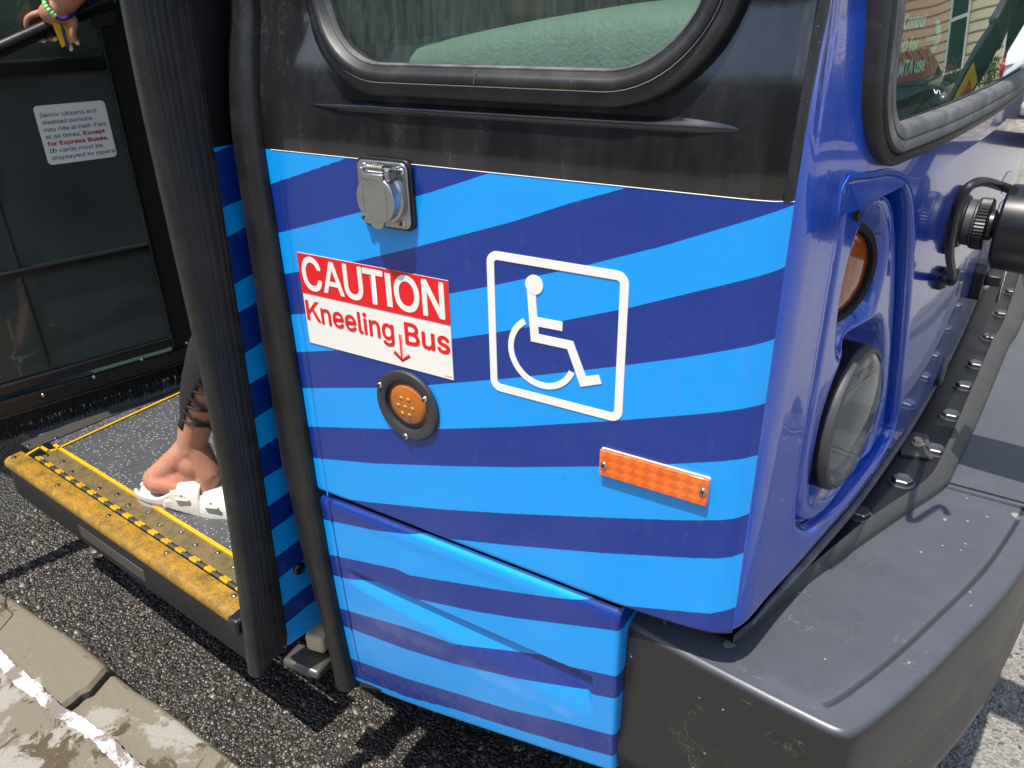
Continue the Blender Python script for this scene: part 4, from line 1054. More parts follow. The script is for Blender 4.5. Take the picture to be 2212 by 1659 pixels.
m = MB(); m.tube([V3(cxo-.012+.024*t, -.0205+.0042*cos(t*2*pi*9), hz+.006+.0042*sin(t*2*pi*9)) for t in np.linspace(0, 1, 120)], .0009, 6); m.build('spring', 'screw_steel', ib)
m = MB(); m.tube([V3(cxo-.022, -.0205, hz+.006), V3(cxo+.022, -.0205, hz+.006)], .0022, 10); m.build('hinge_pin', 'screw_steel', ib)
for (u, v) in ((786, 359), (866, 372), (866, 434), (788, 469), (869, 484)): screw(PY(u, v, -.0095), EN, ib, .0046)

# side marker lamp in its round flange
ml = sub('marker_lamp', PY(877, 876)); mc = PY(878, 877, -.004); mx_, mz_ = mc[0], mc[2]
m = MB(); m.lathe((mx_, 0, mz_), EN, [(.0515, 0), (.0515, .0035), (.0495, .0055), (.0385, .0060), (.0365, .0045), (.0350, -.012)], 64); m.build('flange', 'lamp_flange', ml, angle=40)
m = MB(); m.lathe((mx_, .013, mz_), EN, [(.0360, 0), (.0345, .001), (.0001, .001)], 40); m.build('well', 'hole_black', ml)
m = MB(); m.lathe((mx_, .012, mz_+.001), EN, [(.0335, 0), (.0335, .008), (.0300, .013), (.0275, .0155), (.0260, .0165), (.015, .018), (.0001, .0185)], 56); m.build('lens', 'amber_lens', ml, angle=30)
led = None
for dx, dz in ((-.006, .012), (.006, .012), (-.012, .0), (.0, .0), (.012, .0), (-.006, -.011), (.006, -.011)):
    c = V3(mx_+dx, -.0064, mz_+dz)
    if led is None: m = MB(); m.ell(c, (.0032, .0012, .0026), 10, 6); led = m.build('lens_boss', 'amber_bright', ml)
    else: again(led, 'lens_boss', c, ml)
for (u, v) in ((820, 832), (917, 863), (876, 943)): screw(PY(u, v, -.006), EN, ml, .0044)

# orange reflex reflector
rp = [PY(u, v, -.004) for u, v in ((1297.5, 971), (1534, 1032.5), (1527, 1089.5), (1295.5, 1026))]
rx0, rx1 = (rp[0][0]+rp[3][0])/2, (rp[1][0]+rp[2][0])/2; rz1, rz0 = (rp[0][2]+rp[1][2])/2, (rp[2][2]+rp[3][2])/2
rf = sub('reflex_reflector', ((rx0+rx1)/2, 0, (rz0+rz1)/2))
m = MB(); m.prism(rrect(rx0, rx1, rz0, rz1, .0018, 3), .0, .0022, SF); m.build('backing', 'sign_white', rf)
m = MB(); m.prism(rrect(rx0, rx1, rz0, rz1, .0018, 3), .0022, .0072, SF); m.build('lens', 'orange_reflector', rf, bevel=.0012, seg=3)
m = MB()
for k in range(5):
    cx_ = rx0+.022+k*.021
    for j in range(4): m.box((cx_+.004*j-.004, -.00735, (rz0+rz1)/2+.003-.0022*j), (.007, .0003, .0004), (unit(V3(1, 0, -.8)), V3(0, 1, 0), unit(V3(.8, 0, 1))))
m.build('lens_ribs', 'orange_reflector', rf)
screw(PY(1304, 1005, -.0072), EN, rf, .0042); screw(PY(1518, 1062, -.0072), EN, rf, .0042)

# ---- front door leaf (opened), its ridged leading edge and the seal on the body edge
fd = unit((.15, 1, 0)); fup = unit((.052, 0, 1)); fn_ = unit(np.cross(fd, fup)); FP0 = V3(-.873, -.03, 1.118)
if fn_[0] < 0: fn_ = -fn_
def leaf_tz(u, v): p = PP(u, v, FP0, fn_)-FP0; return np.array([p@fd, p@fup])
def leaf_pt(t, h, off=0): return FP0+fd*t+fup*h+fn_*off
fl_ = sub('front_door_leaf', leaf_pt(.1, -.4))
LB = [((458.75, 332.5), (496, 315.5)), ((480, 451), (537.5, 426)), ((493.75, 509.75), (543.75, 483.5)), ((513.75, 611), (558, 587)), ((525, 669.75), (565.5, 647)), ((542.5, 756), (579, 732)), ((553, 822), (588, 802)), ((568, 894), (599, 873)), ((579.75, 958), (608, 939.5)), ((589, 1022), (621, 1002)), ((596, 1083), (634, 1057)), ((601.75, 1135.75), (643, 1105.75)), ((608, 1195.75), (655.5, 1160.75)), ((613, 1242), (664, 1202)), ((620.5, 1301.75), (679, 1255.5)), ((624, 1340.5), (688, 1290.5))]
LT = [(leaf_tz(*a), leaf_tz(*b)) for a, b in LB]
htop = leaf_tz(456, 320)[1]; hbot = (leaf_tz(629, 1389)[1]+leaf_tz(698, 1343)[1])/2
def lstripe(t, h):
    z = [a[1]+(b[1]-a[1])/(b[0]-a[0])*(t-a[0]) for a, b in LT]
    for i in range(1, len(z)): z[i] = min(z[i], z[i-1]-.006)
    z = [z[0]+.1]+z+[z[-1]-.2]
    if h >= z[0]: return .01
    for i in range(len(z)-1):
        if h > z[i+1]: return i+(z[i]-h)/(z[i]-z[i+1])
    return .01
m = MB(); ts_, hs_ = np.linspace(-.004, .42, 60), np.linspace(hbot, htop, 120)
m.grid(lambda t, h: leaf_pt(t, h), ts_, hs_); m.att = ('stripe', [lstripe(t, h) for t in ts_ for h in hs_]); m.build('leaf_skin', 'striped_vinyl', fl_, angle=None)
m = MB(); m.grid(lambda t, h: leaf_pt(t, h), np.linspace(-.004, .42, 4), np.linspace(htop+.0005, 1.2, 12)); m.build('leaf_upper_skin', 'satin_black', fl_, angle=None)
m = MB(); m.box(leaf_pt(.21, (hbot+1.2)/2, -.02), (.43, .03, 1.2-hbot-.01), (fd, fn_, fup)); m.build('leaf_core', 'interior_dark', fl_)
_ed = np.array([leaf_tz(u, v) for u, v in ((265, 0), (279, 75), (310, 212), (355, 415), (390, 575), (435, 775), (450, 830), (470, 935), (500, 1080), (522, 1244), (542, 1394), (552, 1454))])
_ep = np.polyfit(_ed[:, 1], _ed[:, 0], 4)
def edge_t(h): return float(np.polyval(_ep, min(h, _ed[0, 1])))+.010
hb2 = leaf_tz(556, 1455)[1]
prof = []
nr = 42
for k in range(nr+1):
    q = k/nr; prof.append((1-q, .010+.0005*abs(sin(q*pi*6.5+.8*sin(q*9)))**.5*(1 if .06 < q < .94 else .2)+.0016*sin(q*pi)))
m = MB(); R = []
for h in np.linspace(0, 1, 50):
    ring = []; hh_ = hb2-.0+(1.2-hb2)*h
    te = edge_t(hh_)
    ring.append(leaf_pt(.002, hh_+.02*(1-min(1, h*20))*0, -.004))
    for q, o_ in prof: ring.append(leaf_pt(te*(1-q)+0*q, hh_+(1-h)**6*.055*q, o_))
    # rounded nose of the seal
    for a_ in np.linspace(0, pi, 9)[1:]: ring.append(leaf_pt(te-.010*sin(a_), hh_, .010*cos(a_)*1.0-.010*(1-cos(a_))*.6))
    R.append(ring)
m.rings(R, False, False, False)
for rr_, fl in ((R[0], False),): m.add(rr_, [tuple(range(len(rr_)))])
m.build('ridged_edge_seal', 'ridged_rubber', fl_, angle=60, recalc=True)
m = MB(); c = leaf_tz(650, 1224); m.lathe(leaf_pt(c[0], c[1]), fn_, [(.012, 0), (.012, .004), (.0095, .007), (.005, .0075), (.0045, .005), (.0001, .005)], 24); m.build('rubber_stop', 'dark_metal', fl_, angle=30)

# seal B along the door edge of the side panel
SB = [PY(u, v, .002) for u, v in ((472, 0), (518, 313), (534, 415), (556, 570), (578, 735), (594, 829), (620, 1002), (638, 1067), (665, 1199), (678, 1244), (700, 1344), (712, 1420))]
sbz = np.array([p[2] for p in SB])[::-1]; sbx = np.array([p[0] for p in SB])[::-1]
m = MB(); R = []
zs_ = np.concatenate([np.linspace(.150, .20, 8), np.linspace(.22, 1.35, 60), np.linspace(1.4, 2.3, 10)])
for z in zs_:
    xl = float(np.interp(z, sbz, sbx)); xl = min(xl, XD-.03); y0 = YS(-.6, min(z, 1.4)); fl = max(0, (.20-z)/.05)
    xr = XD-.001+.004*fl; wdt = xr-xl; dp = .020+.006*fl
    ring = [V3(xr, y0+.02, z)]
    for a_ in np.linspace(0, pi, 15): ring.append(V3(xl+wdt*(.5+.5*cos(a_)), y0-.001-dp*(abs(sin(a_))**.55)*(.62+.38*(.5+.5*cos(a_-.9))), z))
    ring.append(V3(xl, y0+.05, z)); R.append(ring)
m.rings(R, False, True, True); m.build('door_edge_seal', 'smooth_rubber', bus, angle=60, recalc=True)
# joint recess beside it and the black pillar behind
m = MB(); m.box((-.82, .20, 1.2), (.05, .26, 2.0)); m.build('door_pillar', 'hole_black', bus)
# latch block and sill casting showing between the leaf and the seal
m = MB(); c = PZ(668, 1385, .20); m.box(c+V3(0, .03, -.012), (.04, .05, .04), (unit(V3(1, .2, 0)), unit(V3(-.2, 1, 0)), V3(0, 0, 1))); m.build('latch_block', 'cream_plastic', bus, bevel=.006)
m = MB(); c = PZ(640, 1432, .16); m.box(c+V3(.01, .02, -.008), (.085, .05, .02), (unit(V3(1, .1, 0)), unit(V3(-.1, 1, 0)), V3(0, 0, 1))); m.build('sill_casting', 'plate_grey', bus, bevel=.006)

# ---- entrance step: fold-out ramp plate, hinge, nosing, floor
st = sub('entrance_step', (-1.6, .1, FLOOR))
sa, sb = PZ(14, 990, FLOOR), PZ(503, 1325, FLOOR); se = unit(sb-sa); si = unit(np.cross(V3(0, 0, 1), se)); SLEN = np.linalg.norm(sb-sa)
def spt(a, b, z=0): return sa+se*a+si*b+V3(0, 0, z)
def sab(u, v, z=FLOOR): p = PZ(u, v, z)-sa; return np.array([p@se, p@si])
hA, hB = sab(68, 994), sab(515, 1259); hin = (hA[1]+hB[1])/2
yA, yB = sab(120, 972), sab(515, 1198); yin = (yA[1]+yB[1])/2
m = MB(); R = []
for a in np.linspace(-.004, SLEN-.0, 40):
    R.append([spt(a, b, z) for b, z in ((.020, -.025), (-.004, -.028), (-.008, -.022), (-.007, -.010), (-.002, -.003), (.008, .000), (hin-.008, .0015), (hin-.006, -.004))])
m.rings(R, False, True, True); m.build('nosing', 'worn_yellow_nosing', st, angle=50, recalc=True)
m = MB(); m.box(spt(SLEN/2+.015, .016, -.070), (SLEN+.03, .040, .085), (se, si, V3(0, 0, 1))); m.build('riser', 'black_steel', st, bevel=.004)
m = MB(); m.box(spt(SLEN+.014, .03, -.016), (.030, .09, .034), (se, si, V3(0, 0, 1))); m.build('corner_cap', 'black_steel', st, bevel=.006)
a0, a1 = sab(160, 1130, FLOOR-.05)[0], sab(310, 1225, FLOOR-.05)[0]
m = MB(); m.box(spt((a0+a1)/2, -.0035, -.075), (a1-a0, .003, .034), (se, si, V3(0, 0, 1))); m.build('riser_plate', 'plate_grey', st, bevel=.001)
m = MB(); m.box(spt((hA[0]+SLEN)/2, (hin+yin)/2+.004, -.003), (SLEN-hA[0], yin-hin-.010, .006), (se, si, V3(0, 0, 1))); m.build('ramp_plate', 'dirty_ramp', st)
NK = 34; k0 = k1 = None
for k in range(NK):
    a = hA[0]+(SLEN-hA[0])*(k+.5)/NK; ln = (SLEN-hA[0])/NK-.0012
    c = spt(a, hin, .001)
    src = k0 if k % 2 else k1
    if src is None:
        m = MB(); m.tube([spt(a-ln/2, hin, .001), spt(a+ln/2, hin, .001)], .0046, 10)
        if k % 2 == 0: m.box(spt(a, hin+.005, .0010), (ln, .008, .003), (se, si, V3(0, 0, 1)))
        ob = m.build('hinge_knuckle', 'hinge_yellow' if k % 2 == 0 else 'plate_grey', st, angle=40)
        if k % 2: k0 = (ob, WLOC[ob]-c)
        else: k1 = (ob, WLOC[ob]-c)
    else: again(src[0], 'hinge_knuckle', c+src[1], st)
m = MB(); m.box(spt((yA[0]+SLEN)/2-.01, yin, .002), (SLEN-yA[0]+.03, .009, .004), (se, si, V3(0, 0, 1)))
ll = [PZ(u, v, FLOOR+.002) for u, v in ((60, 982), (88, 965), (104, 975), (120, 972))]
for a, b in zip(ll[:-1], ll[1:]):
    d = unit(b-a); m.box((a+b)/2, (np.linalg.norm(b-a)+.006, .008, .004), (d, np.cross(V3(0, 0, 1), d), V3(0, 0, 1)))
m.build('yellow_edge_line', 'yellow_paint', st)
a, b = PZ(125, 969, FLOOR+.002), PZ(420, 834, FLOOR+.002); d = unit(b-a); m = MB(); b2 = b+d*.6
m.box((a+b2)/2, (np.linalg.norm(b2-a), .007, .004), (d, np.cross(V3(0, 0, 1), d), V3(0, 0, 1))); m.build('yellow_side_line', 'yellow_paint', st)
a, b = PZ(60, 968, FLOOR+.001), PZ(405, 826, FLOOR+.001); d2 = unit(b-a); b2 = b+d2*.5; nn_ = np.cross(V3(0, 0, 1), d2)
m = MB(); m.box((a+b2)/2-nn_*-.012, (np.linalg.norm(b2-a), .055, .0035), (d2, nn_, V3(0, 0, 1))); m.build('side_trim', 'plate_grey', st)
scr = None
def rivet(c, r=.0045):
    global scr
    if scr is None:
        m = MB(); m.lathe(c, V3(0, 0, 1), [(r*1.5, 0), (r*1.4, .001), (r, .0016), (r*.6, .0028), (.0001, .003)], 14); scr = m.build('rivet', 'screw_steel', st, angle=30); scr['_o'] = 0
        rivet.off = WLOC[scr]-c
    else: again(scr, 'rivet', c+rivet.off, st)
for u, v in ((30, 988), (124, 1048), (234, 1114), (360, 1193), (506, 1286)): rivet(PZ(u, v, FLOOR+.0015))
for u, v in ((100, 984), (135, 997), (154, 1019), (213, 1055), (253, 1068), (277, 1091), (321, 1106), (346, 1133), (392, 1148), (422, 1176), (471, 1193), (505, 1224)): rivet(PZ(u, v, FLOOR+.001))
for u, v in ((120, 945), (298, 884), (355, 843), (60, 962)): rivet(PZ(u, v, FLOOR+.003))
m = MB(); m.grid(lambda a, b: spt(a, b, -.001), np.linspace(-1.8, SLEN+.5, 3), np.linspace(yin, 2.3, 3)); m.build('speckled_floor', 'speckled_floor', st, angle=None)

# ---- rear door leaf: framed dark glass, notice, grab bar, bristle sweep
RP0 = V3(-2.15, .13, 0); rd = unit((.13, .49, 0)); rn = V3(rd[1], -rd[0], 0)
def rtz(u, v): p = PP(u, v, RP0, rn)-RP0; return np.array([p@rd, p[2]])
def rpt(t, z, off=0): return RP0+rd*t+rn*off+V3(0, 0, z)
rl = sub('rear_door_leaf', rpt(.2, .9)); RAX = (rd, rn, V3(0, 0, 1))
tr_ = rtz(425, 740)[0]; tl_ = -.36
tg = rtz(372, 735)[0]                                  # glass ends here
zr1 = rtz(200, 790)[1]; zr0 = rtz(200, 824)[1]; zm = rtz(150, 567)[1]; zu = rtz(100, 143)[1]
m = MB(); m.box(rpt((tg+tr_)/2+.03, 1.30, -.01), (tr_-tg+.06, .030, 2.0), RAX); m.build('stile', 'hole_black', rl, bevel=.004)
m = MB(); m.box(rpt(tg-.002, 1.28, .006), (.010, .012, 1.85), RAX); m.build('glazing_bead', 'smooth_rubber', rl, bevel=.003)
m = MB(); m.box(rpt(tl_+.03, 1.30, -.01), (.06, .030, 2.0), RAX); m.build('leading_stile', 'satin_black', rl, bevel=.004)
for nm, z, hh_ in (('mid_rail', zm, .022), ('upper_rail', zu, .035), ('lower_rail', zr1+.006, .030)):
    m = MB(); m.box(rpt((tl_+tg)/2, z, .001), (tg-tl_-.012, .024, hh_), RAX); m.build(nm, 'satin_black', rl, bevel=.006, seg=3)
for z0, z1 in ((zr1+.022, zm-.012), (zm+.012, zu-.018), (zu+.018, 2.25)):
    m = MB(); m.box(rpt((tl_+tg)/2, (z0+z1)/2, -.004), (tg-tl_-.004, .005, z1-z0), RAX); m.build('glass_pane', 'door_glass', rl)
t1 = rtz(45, 590)[0]; m = MB(); m.box(rpt(t1, .88, .001), (.005, .006, .95), RAX); m.build('pane_joint', 'hole_black', rl)
m = MB(); m.box(rpt((tl_+tr_)/2, zr0, .004), (tr_-tl_, .014, .050), RAX); m.build('sweep_holder', 'satin_black', rl, bevel=.003)
for dz in (.020, -.021):
    m = MB(); m.box(rpt((tl_+tr_)/2, zr0+dz, .013), (tr_-tl_, .004, .004), RAX); m.build('holder_edge', 'dark_metal', rl)
rv = None
for u, v in ((-20, 892), (90, 850), (200, 811), (303, 773), (400, 738)):
    tt, z = rtz(u, v); c = rpt(tt, z, .012)
    if rv is None: m = MB(); m.ell(c, (.0058, .0058, .0058), 12, 8); rv = m.build('dome_rivet', 'screw_steel', rl)
    else: again(rv, 'dome_rivet', c, rl)
m = MB(); rr = np.random.default_rng(11)
for k in range(1500):
    t = tl_+(tr_-tl_)*rr.random(); o_ = rr.uniform(-.012, .006); b = rr.normal(0, .006); L0 = zr0-.018; ln = L0-FLOOR-.006-abs(rr.normal(0, .006))
    a, c = rpt(t, L0, o_), rpt(t+b, L0-ln, o_+rr.normal(0, .004)); w_ = rd*.0011
    m.add([a-w_, a+w_, c+w_*.6, c-w_*.6], [(0, 1, 2, 3)])
m.box(rpt((tl_+tr_)/2, (zr0+FLOOR)/2+.012, -.008), (tr_-tl_, .006, zr0-FLOOR-.055), RAX)
tag(m.build('bristle_sweep', 'brush_black', rl, angle=None), kind='stuff')
nq = [rtz(u, v) for u, v in ((55, 235), (219, 213), (251, 335), (122, 358))]
nx0, nx1, nz0, nz1 = (nq[0][0]+nq[3][0])/2, (nq[1][0]+nq[2][0])/2+.004, (nq[2][1]+nq[3][1])/2, (nq[0][1]+nq[1][1])/2
NF = (rpt(0, 0, .0), rd, V3(0, 0, 1), rn)
nt_ = MB(); nt_.prism(rrect(nx0, nx1, nz0, nz1, .010, 5), -.0015, .0005, NF); nt_.build('fare_notice', 'notice_white', rl)
def nrow(i): return nz1-.0135-(nz1-nz0-.022)*(i+.5)/7
md, mr = MB(), MB(); lh = (nz1-nz0-.022)/7
def line(mb, txt, i, frac0, frac1, bold=.005):
    P, F = text_poly(txt, bold, font=FONT); a, b = P.min(0), P.max(0); W = nx1-nx0-.014
    x0, x1 = nx0+.010+W*frac0, nx0+.010+W*frac1; s_ = lh*1.08; sx = (x1-x0)/(b[0]-a[0]); base = nrow(i)-lh*.32
    for k, (ox, oy) in enumerate(((0, 0), (1, 0), (-1, 0), (0, 1), (0, -1))): mb.add([NF[0]+rd*(x0+(p[0]-a[0]+ox*bold)*sx)+V3(0, 0, base+(p[1]+oy*bold)*s_)+rn*(.0009+k*4e-5+dp) for p, dp in zip(P, text_poly.dep)], F)
for tx_, i_, f0_, f1_, red in (('Senior citizens and', 0, 0, .86, 0), ('disabled persons', 1, 0, .77, 0), ('may ride at Half-Fare', 2, 0, .97, 0), ('at all times,', 3, 0, .54, 0), ('Except', 3, .58, .92, 1), ('for Express Buses.', 4, 0, .95, 1), ('ID cards must be', 5, 0, .83, 0), ('displayed to opera', 6, 0, 1.0, 0)):
    mb = MB(); line(mb, tx_, i_, f0_, f1_, .03 if red else .006); mb.build('printed_line', 'ink_red' if red else 'ink_dark', rl, angle=None)
b0, b1 = [PP(u, v, RP0+rn*.055, rn) for u, v in ((-60, 132), (222, 6))]
m = MB(); m.tube([b0-unit(b1-b0)*.25, b1], .0175, 20); bar_d = unit(b1-b0); m.build('grab_bar', 'handle_black', rl)
m = MB(); m.lathe(b1, bar_d, [(.021, -.012), (.021, .02), (.012, .03), (.0001, .031)], 20); m.build('bar_socket', 'black_plastic', rl)
c = PP(220, 8, RP0+rn*.03, rn); m = MB(); m.lathe(c, rn, [(.015, -.03), (.015, .012), (.013, .015), (.0045, .015), (.004, .010), (.0001, .010)], 24); m.build('mount_bolt', 'steel', rl, angle=30)
m = MB(); m.box(c-rn*.02+V3(0, 0, .0), (.07, .012, .10), RAX); m.build('mount_plate', 'interior_dark', rl, bevel=.004)

# ---- bus shell and interior
m = MB()
m.box((-5.2, .16, .72), (5.7, .06, .80)); m.build('rear_side_wall', 'striped_plain', bus)
m = MB(); m.box((-5.2, .16, 2.5), (5.7, .06, .80)); m.build('rear_side_header', 'black_paint', bus)
m = MB(); m.box((-5.2, .16, 1.61), (5.7, .012, .98)); m.build('rear_side_glazing', 'side_glass', bus)
m = MB(); m.box((-3.6, 1.36, 2.95), (7.0, 2.5, .08)); m.build('roof', 'royal_paint', bus, bevel=.03)
m = MB(); m.box((-3.6, 2.60, .62), (7.2, .06, .9)); m.build('far_side_wall', 'royal_paint', bus)
m = MB(); m.box((-3.6, 2.60, 2.58), (7.2, .06, .7)); m.build('far_side_header', 'royal_paint', bus)
m = MB(); m.box((-3.6, 2.60, 1.65), (7.2, .01, 1.16)); m.build('far_side_glazing', 'side_glass', bus)
m = MB(); m.box((-7.1, 1.36, 1.55), (.08, 2.5, 2.75)); m.build('back_wall', 'royal_paint', bus)
m = MB(); m.box((-1.5, .14, 2.62), (2.6, .10, .62)); m.build('door_header', 'black_paint', bus)
m = MB(); m.box((-3.7, 1.40, FLOOR-.05), (6.8, 2.36, .06)); m.build('under_floor', 'interior_dark', bus)
m = MB(); m.grid(lambda s, z: nose(s, z, -.09), np.linspace(S0+.02, S_END, 30), np.linspace(.35, 1.08, 3)); m.build('bulkhead_blocker', 'interior_dark', bus)  # unseen wall behind the mask, added to block light
m = MB(); m.box((-.52, .10, .70), (.56, .02, .80)); m.build('inner_side_lining', 'interior_grey', bus)
m = MB(); m.box((-.47, 1.27, .33), (.78, 2.4, .04)); m.build('cab_floor_blocker', 'interior_dark', bus)  # unseen floor, added to stop sunlight falling through to the road
# moulded dash cover seen through the side window
tp = np.array([PY(u, v, .17)[[0, 2]] for u, v in ((860, 104), (885, 101), (935, 94), (985, 80), (1070, 61), (1160, 43), (1250, 27), (1340, 14), (1430, 7), (1530, 6), (1640, 14))])
tpc = catmull(tp, 8)
m = MB(); R = []
for x, z in tpc:
    R.append([V3(x, .115, 1.12), V3(x, .125, z-.05), V3(x, .130, z-.028), V3(x, .137, z-.014), V3(x, .150, z-.004), V3(x, .172, z), V3(x, .25, z+.004), V3(x, .60, z+.008), V3(x, .62, 1.0)])
m.rings(R, False, True, True); m.build('dash_cover', 'dash_vinyl', bus, angle=70, recalc=True)
tp2 = np.array([PY(u, v, .26)[[0, 2]] for u, v in ((690, 106), (740, 101), (775, 94), (800, 88), (850, 87), (905, 88), (990, 88))])
m = MB(); m.rings([[V3(x, .17, 1.12), V3(x, .22, z-.02), V3(x, .235, z-.006), V3(x, .26, z), V3(x, .5, z+.002), V3(x, .5, 1.0)] for x, z in catmull(tp2, 6)], False, True, True); m.build('dash_shelf', 'interior_teal', bus, angle=70, recalc=True)
def slab(name, u0, u1, Y, mat, z0=.9, z1=2.0, th=.05):
    a, b = PY(u0, 60, Y)[0], PY(u1, 60, Y)[0]; m = MB(); m.box(((a+b)/2, Y, (z0+z1)/2), (b-a, th, z1-z0)); m.build(name, mat, bus, bevel=.01)
slab('partition_panel', 640, 830, .75, 'interior_teal'); slab('stanchion_post', 835, 905, .95, 'interior_dark'); slab('fare_box', 903, 988, .80, 'interior_brown', .3, 1.45, .25); slab('console_panel', 992, 1230, 1.10, 'interior_grey'); slab('seat_back', 1235, 1500, 1.5, 'interior_dark'); slab('locker_door', 1100, 1180, 1.0, 'interior_brown', 1.25, 1.9)
m = MB(); c = PY(834, 18, .70); m.lathe(c, EN, [(.02, 0), (.02, .02), (.012, .03), (.0001, .032)], 20); m.build('panel_knob', 'interior_dark', bus)
# pale teal lining standing in for the lit interior behind the screen, red notice card, seat arm
def wpt(u, v, off): s, z = PF(u, v, off); return s, z
m = MB(); so_, zo_ = wpt(1925, 240, -.06); s2_, z2_ = wpt(2195, 140, -.06)
m.rings([[nose(so_-.02+(s2_+.5-so_)*t, zo_+(z2_-zo_)*t*1.0, -.06), nose(so_-.02+(s2_+.5-so_)*t, 1.75, -.07)] for t in np.linspace(0, 1, 30)], False, False, False); m.build('screen_lining', 'interior_teal', wsc, angle=None)
cs_ = [wpt(u, v, -.045) for u, v in ((1944, 9.5), (2045, 0), (2033, 157), (1926, 188))]
ca, cb = (cs_[0][0]+cs_[3][0])/2, (cs_[1][0]+cs_[2][0])/2; c0_, c1_ = (cs_[2][1]+cs_[3][1])/2, (cs_[0][1]+cs_[1][1])/2+.03
card = sub('notice_card', nose((ca+cb)/2, (c0_+c1_)/2, -.045), wsc)
pa, pb = nose(ca, 0, -.045), nose(cb, 0, -.045); cd = unit(pb-pa); cnv = V3(cd[1], -cd[0], 0); CF = (V3(pa[0], pa[1], 0), cd, V3(0, 0, 1), cnv); cw = np.linalg.norm(pb-pa)
m = MB(); m.prism(rrect(0, cw, c0_, c1_, .006, 4), -.002, 0, CF); m.build('card_sheet', 'sign_card_red', card)
def cx_(u, v): s, z = wpt(u, v, -.045); return (s-ca)/(cb-ca)*cw, z
m = MB()
for txt, l, r_, t, b in (('Control', (1952, 50), (2000, 45), (1960, 30), (1958, 62)), ('ID for', (1946, 98), (1985, 95), (1953, 84), (1950, 112)), ('MTA use', (1942, 150), (1998, 140), (1950, 133), (1946, 164))):
    text_on(m, txt, (cx_(*l)[0], cx_(*r_)[0], cx_(*b)[1], cx_(*t)[1]), CF, .0008, .02)
ax0, ax1 = cx_(2002, 80)[0], cx_(2034, 80)[0]; azc = cx_(2020, 82)[1]; ah = (cx_(2020, 45)[1]-cx_(2020, 120)[1])/2
m.prism([(ax0, azc-.12*ah), (ax0+(ax1-ax0)*.62, azc-.12*ah), (ax0+(ax1-ax0)*.35, azc-ah), (ax0+(ax1-ax0)*.62, azc-ah), (ax1, azc), (ax0+(ax1-ax0)*.62, azc+ah), (ax0+(ax1-ax0)*.35, azc+ah), (ax0+(ax1-ax0)*.62, azc+.12*ah), (ax0, azc+.12*ah)][::-1], .0002, .0008, CF)
m.build('card_lettering', 'sign_card_white', card, angle=None, recalc=False)

# ---- bicycle-rack fittings on the nose
rk = sub('rack_mount', nose(PF(2075, 480)[0], PF(2075, 480)[1]))
fs_, fz_ = PF(2078, 478, .012); fc = nose(fs_, fz_); an = unit(nose_n(fs_)+V3(0, .02, .0))
m = MB(); m.lathe(fc, an, [(.050, -.004), (.050, .006), (.046, .010), (.038, .012), (.037, .016), (.033, .018)], 40); m.build('mount_flange', 'black_plastic', rk, angle=35)
m = MB(); m.lathe(fc, an, [(.033, .014), (.033, .027), (.036, .029), (.036, .031)], 40); m.build('hub_collar', 'grey_plastic', rk, angle=35)
m = MB(); R = []
for h, k in ((.031, 1), (.0325, 1.03), (.045, 1.03), (.047, .96)):
    R.append([fc+an*h+(.0345+.0014*(j % 2))*k*(V3(0, 0, 1)*cos(q)+np.cross(an, V3(0, 0, 1))*sin(q)) for j, q in enumerate(np.linspace(0, 2*pi, 96, endpoint=False))])
m.rings(R, True, True, True); m.build('knurled_ring', 'black_plastic', rk, angle=20)
m = MB(); m.lathe(fc, an, [(.022, .046), (.022, .052), (.016, .056), (.012, .056), (.012, .10)], 24); m.build('shaft', 'dark_metal', rk, angle=35)
m = MB(); m.lathe(fc, an, [(.030, .060), (.055, .060), (.0595, .064), (.062, .11), (.064, .42), (.060, .43)], 48); m.build('rack_tube', 'satin_black', rk, angle=35)
cab = []
for u, v, o_ in ((2190, 412, .10), (2165, 403, .085), (2130, 393, .075), (2105, 396, .07), (2085, 412, .065), (2068, 445, .06), (2058, 490, .055), (2052, 530, .05), (2052, 560, .042), (2056, 585, .035), (2057, 600, .030)):
    s, z = PF(u, v, o_); cab.append(nose(s, z, o_))
cabc = catmull(np.array(cab), 5); m = MB(); m.tube(list(cabc), .0052, 10); m.build('cable', 'black_plastic', rk)
e_ = cabc[-1]; s, z = PF(2028, 600, .0); k_ = nose(s, z)
m = MB(); m.tube([e_+V3(0, 0, .012), e_, e_-V3(0, 0, .006)], .0075, 12); m.tube([e_-V3(0, 0, .006), (e_+k_)/2-V3(0, 0, .004), k_+nose_n(s)*.004], .0062, 12); m.build('cable_elbow', 'black_plastic', rk)
m = MB(); m.lathe(k_, nose_n(s), [(.018, -.002), (.018, .006), (.013, .012), (.006, .013)], 20); m.build('cable_grommet', 'smooth_rubber', rk)
s, z = PF(2128, 605, .02); lc = nose(s, z); ln_ = nose_n(s); lt = unit(np.cross(V3(0, 0, 1), ln_)); LA = (lt, ln_, V3(0, 0, 1))
m = MB(); m.prism([(-.03, -.036), (.025, -.036), (.036, -.024), (.036, .02), (.022, .038), (-.022, .038), (-.036, .022), (-.036, -.028)], -.002, .020, (lc, lt, V3(0, 0, 1), ln_)); m.build('latch_plate', 'black_plastic', rk, bevel=.003)
m = MB(); m.ell(lc+ln_*.020+V3(0, 0, -.012), (.010, .010, .010), 14, 8); m.build('latch_bolt', 'screw_steel', rk)
m = MB(); m.box(lc+ln_*.034+V3(0, 0, .004), (.030, .03, .022), LA); m.build('latch_body', 'black_plastic', rk, bevel=.003)
s, z = PF(2162, 612, .045); tc0 = nose(s, z, .045); TF = (tc0, lt, V3(0, 0, 1), ln_)
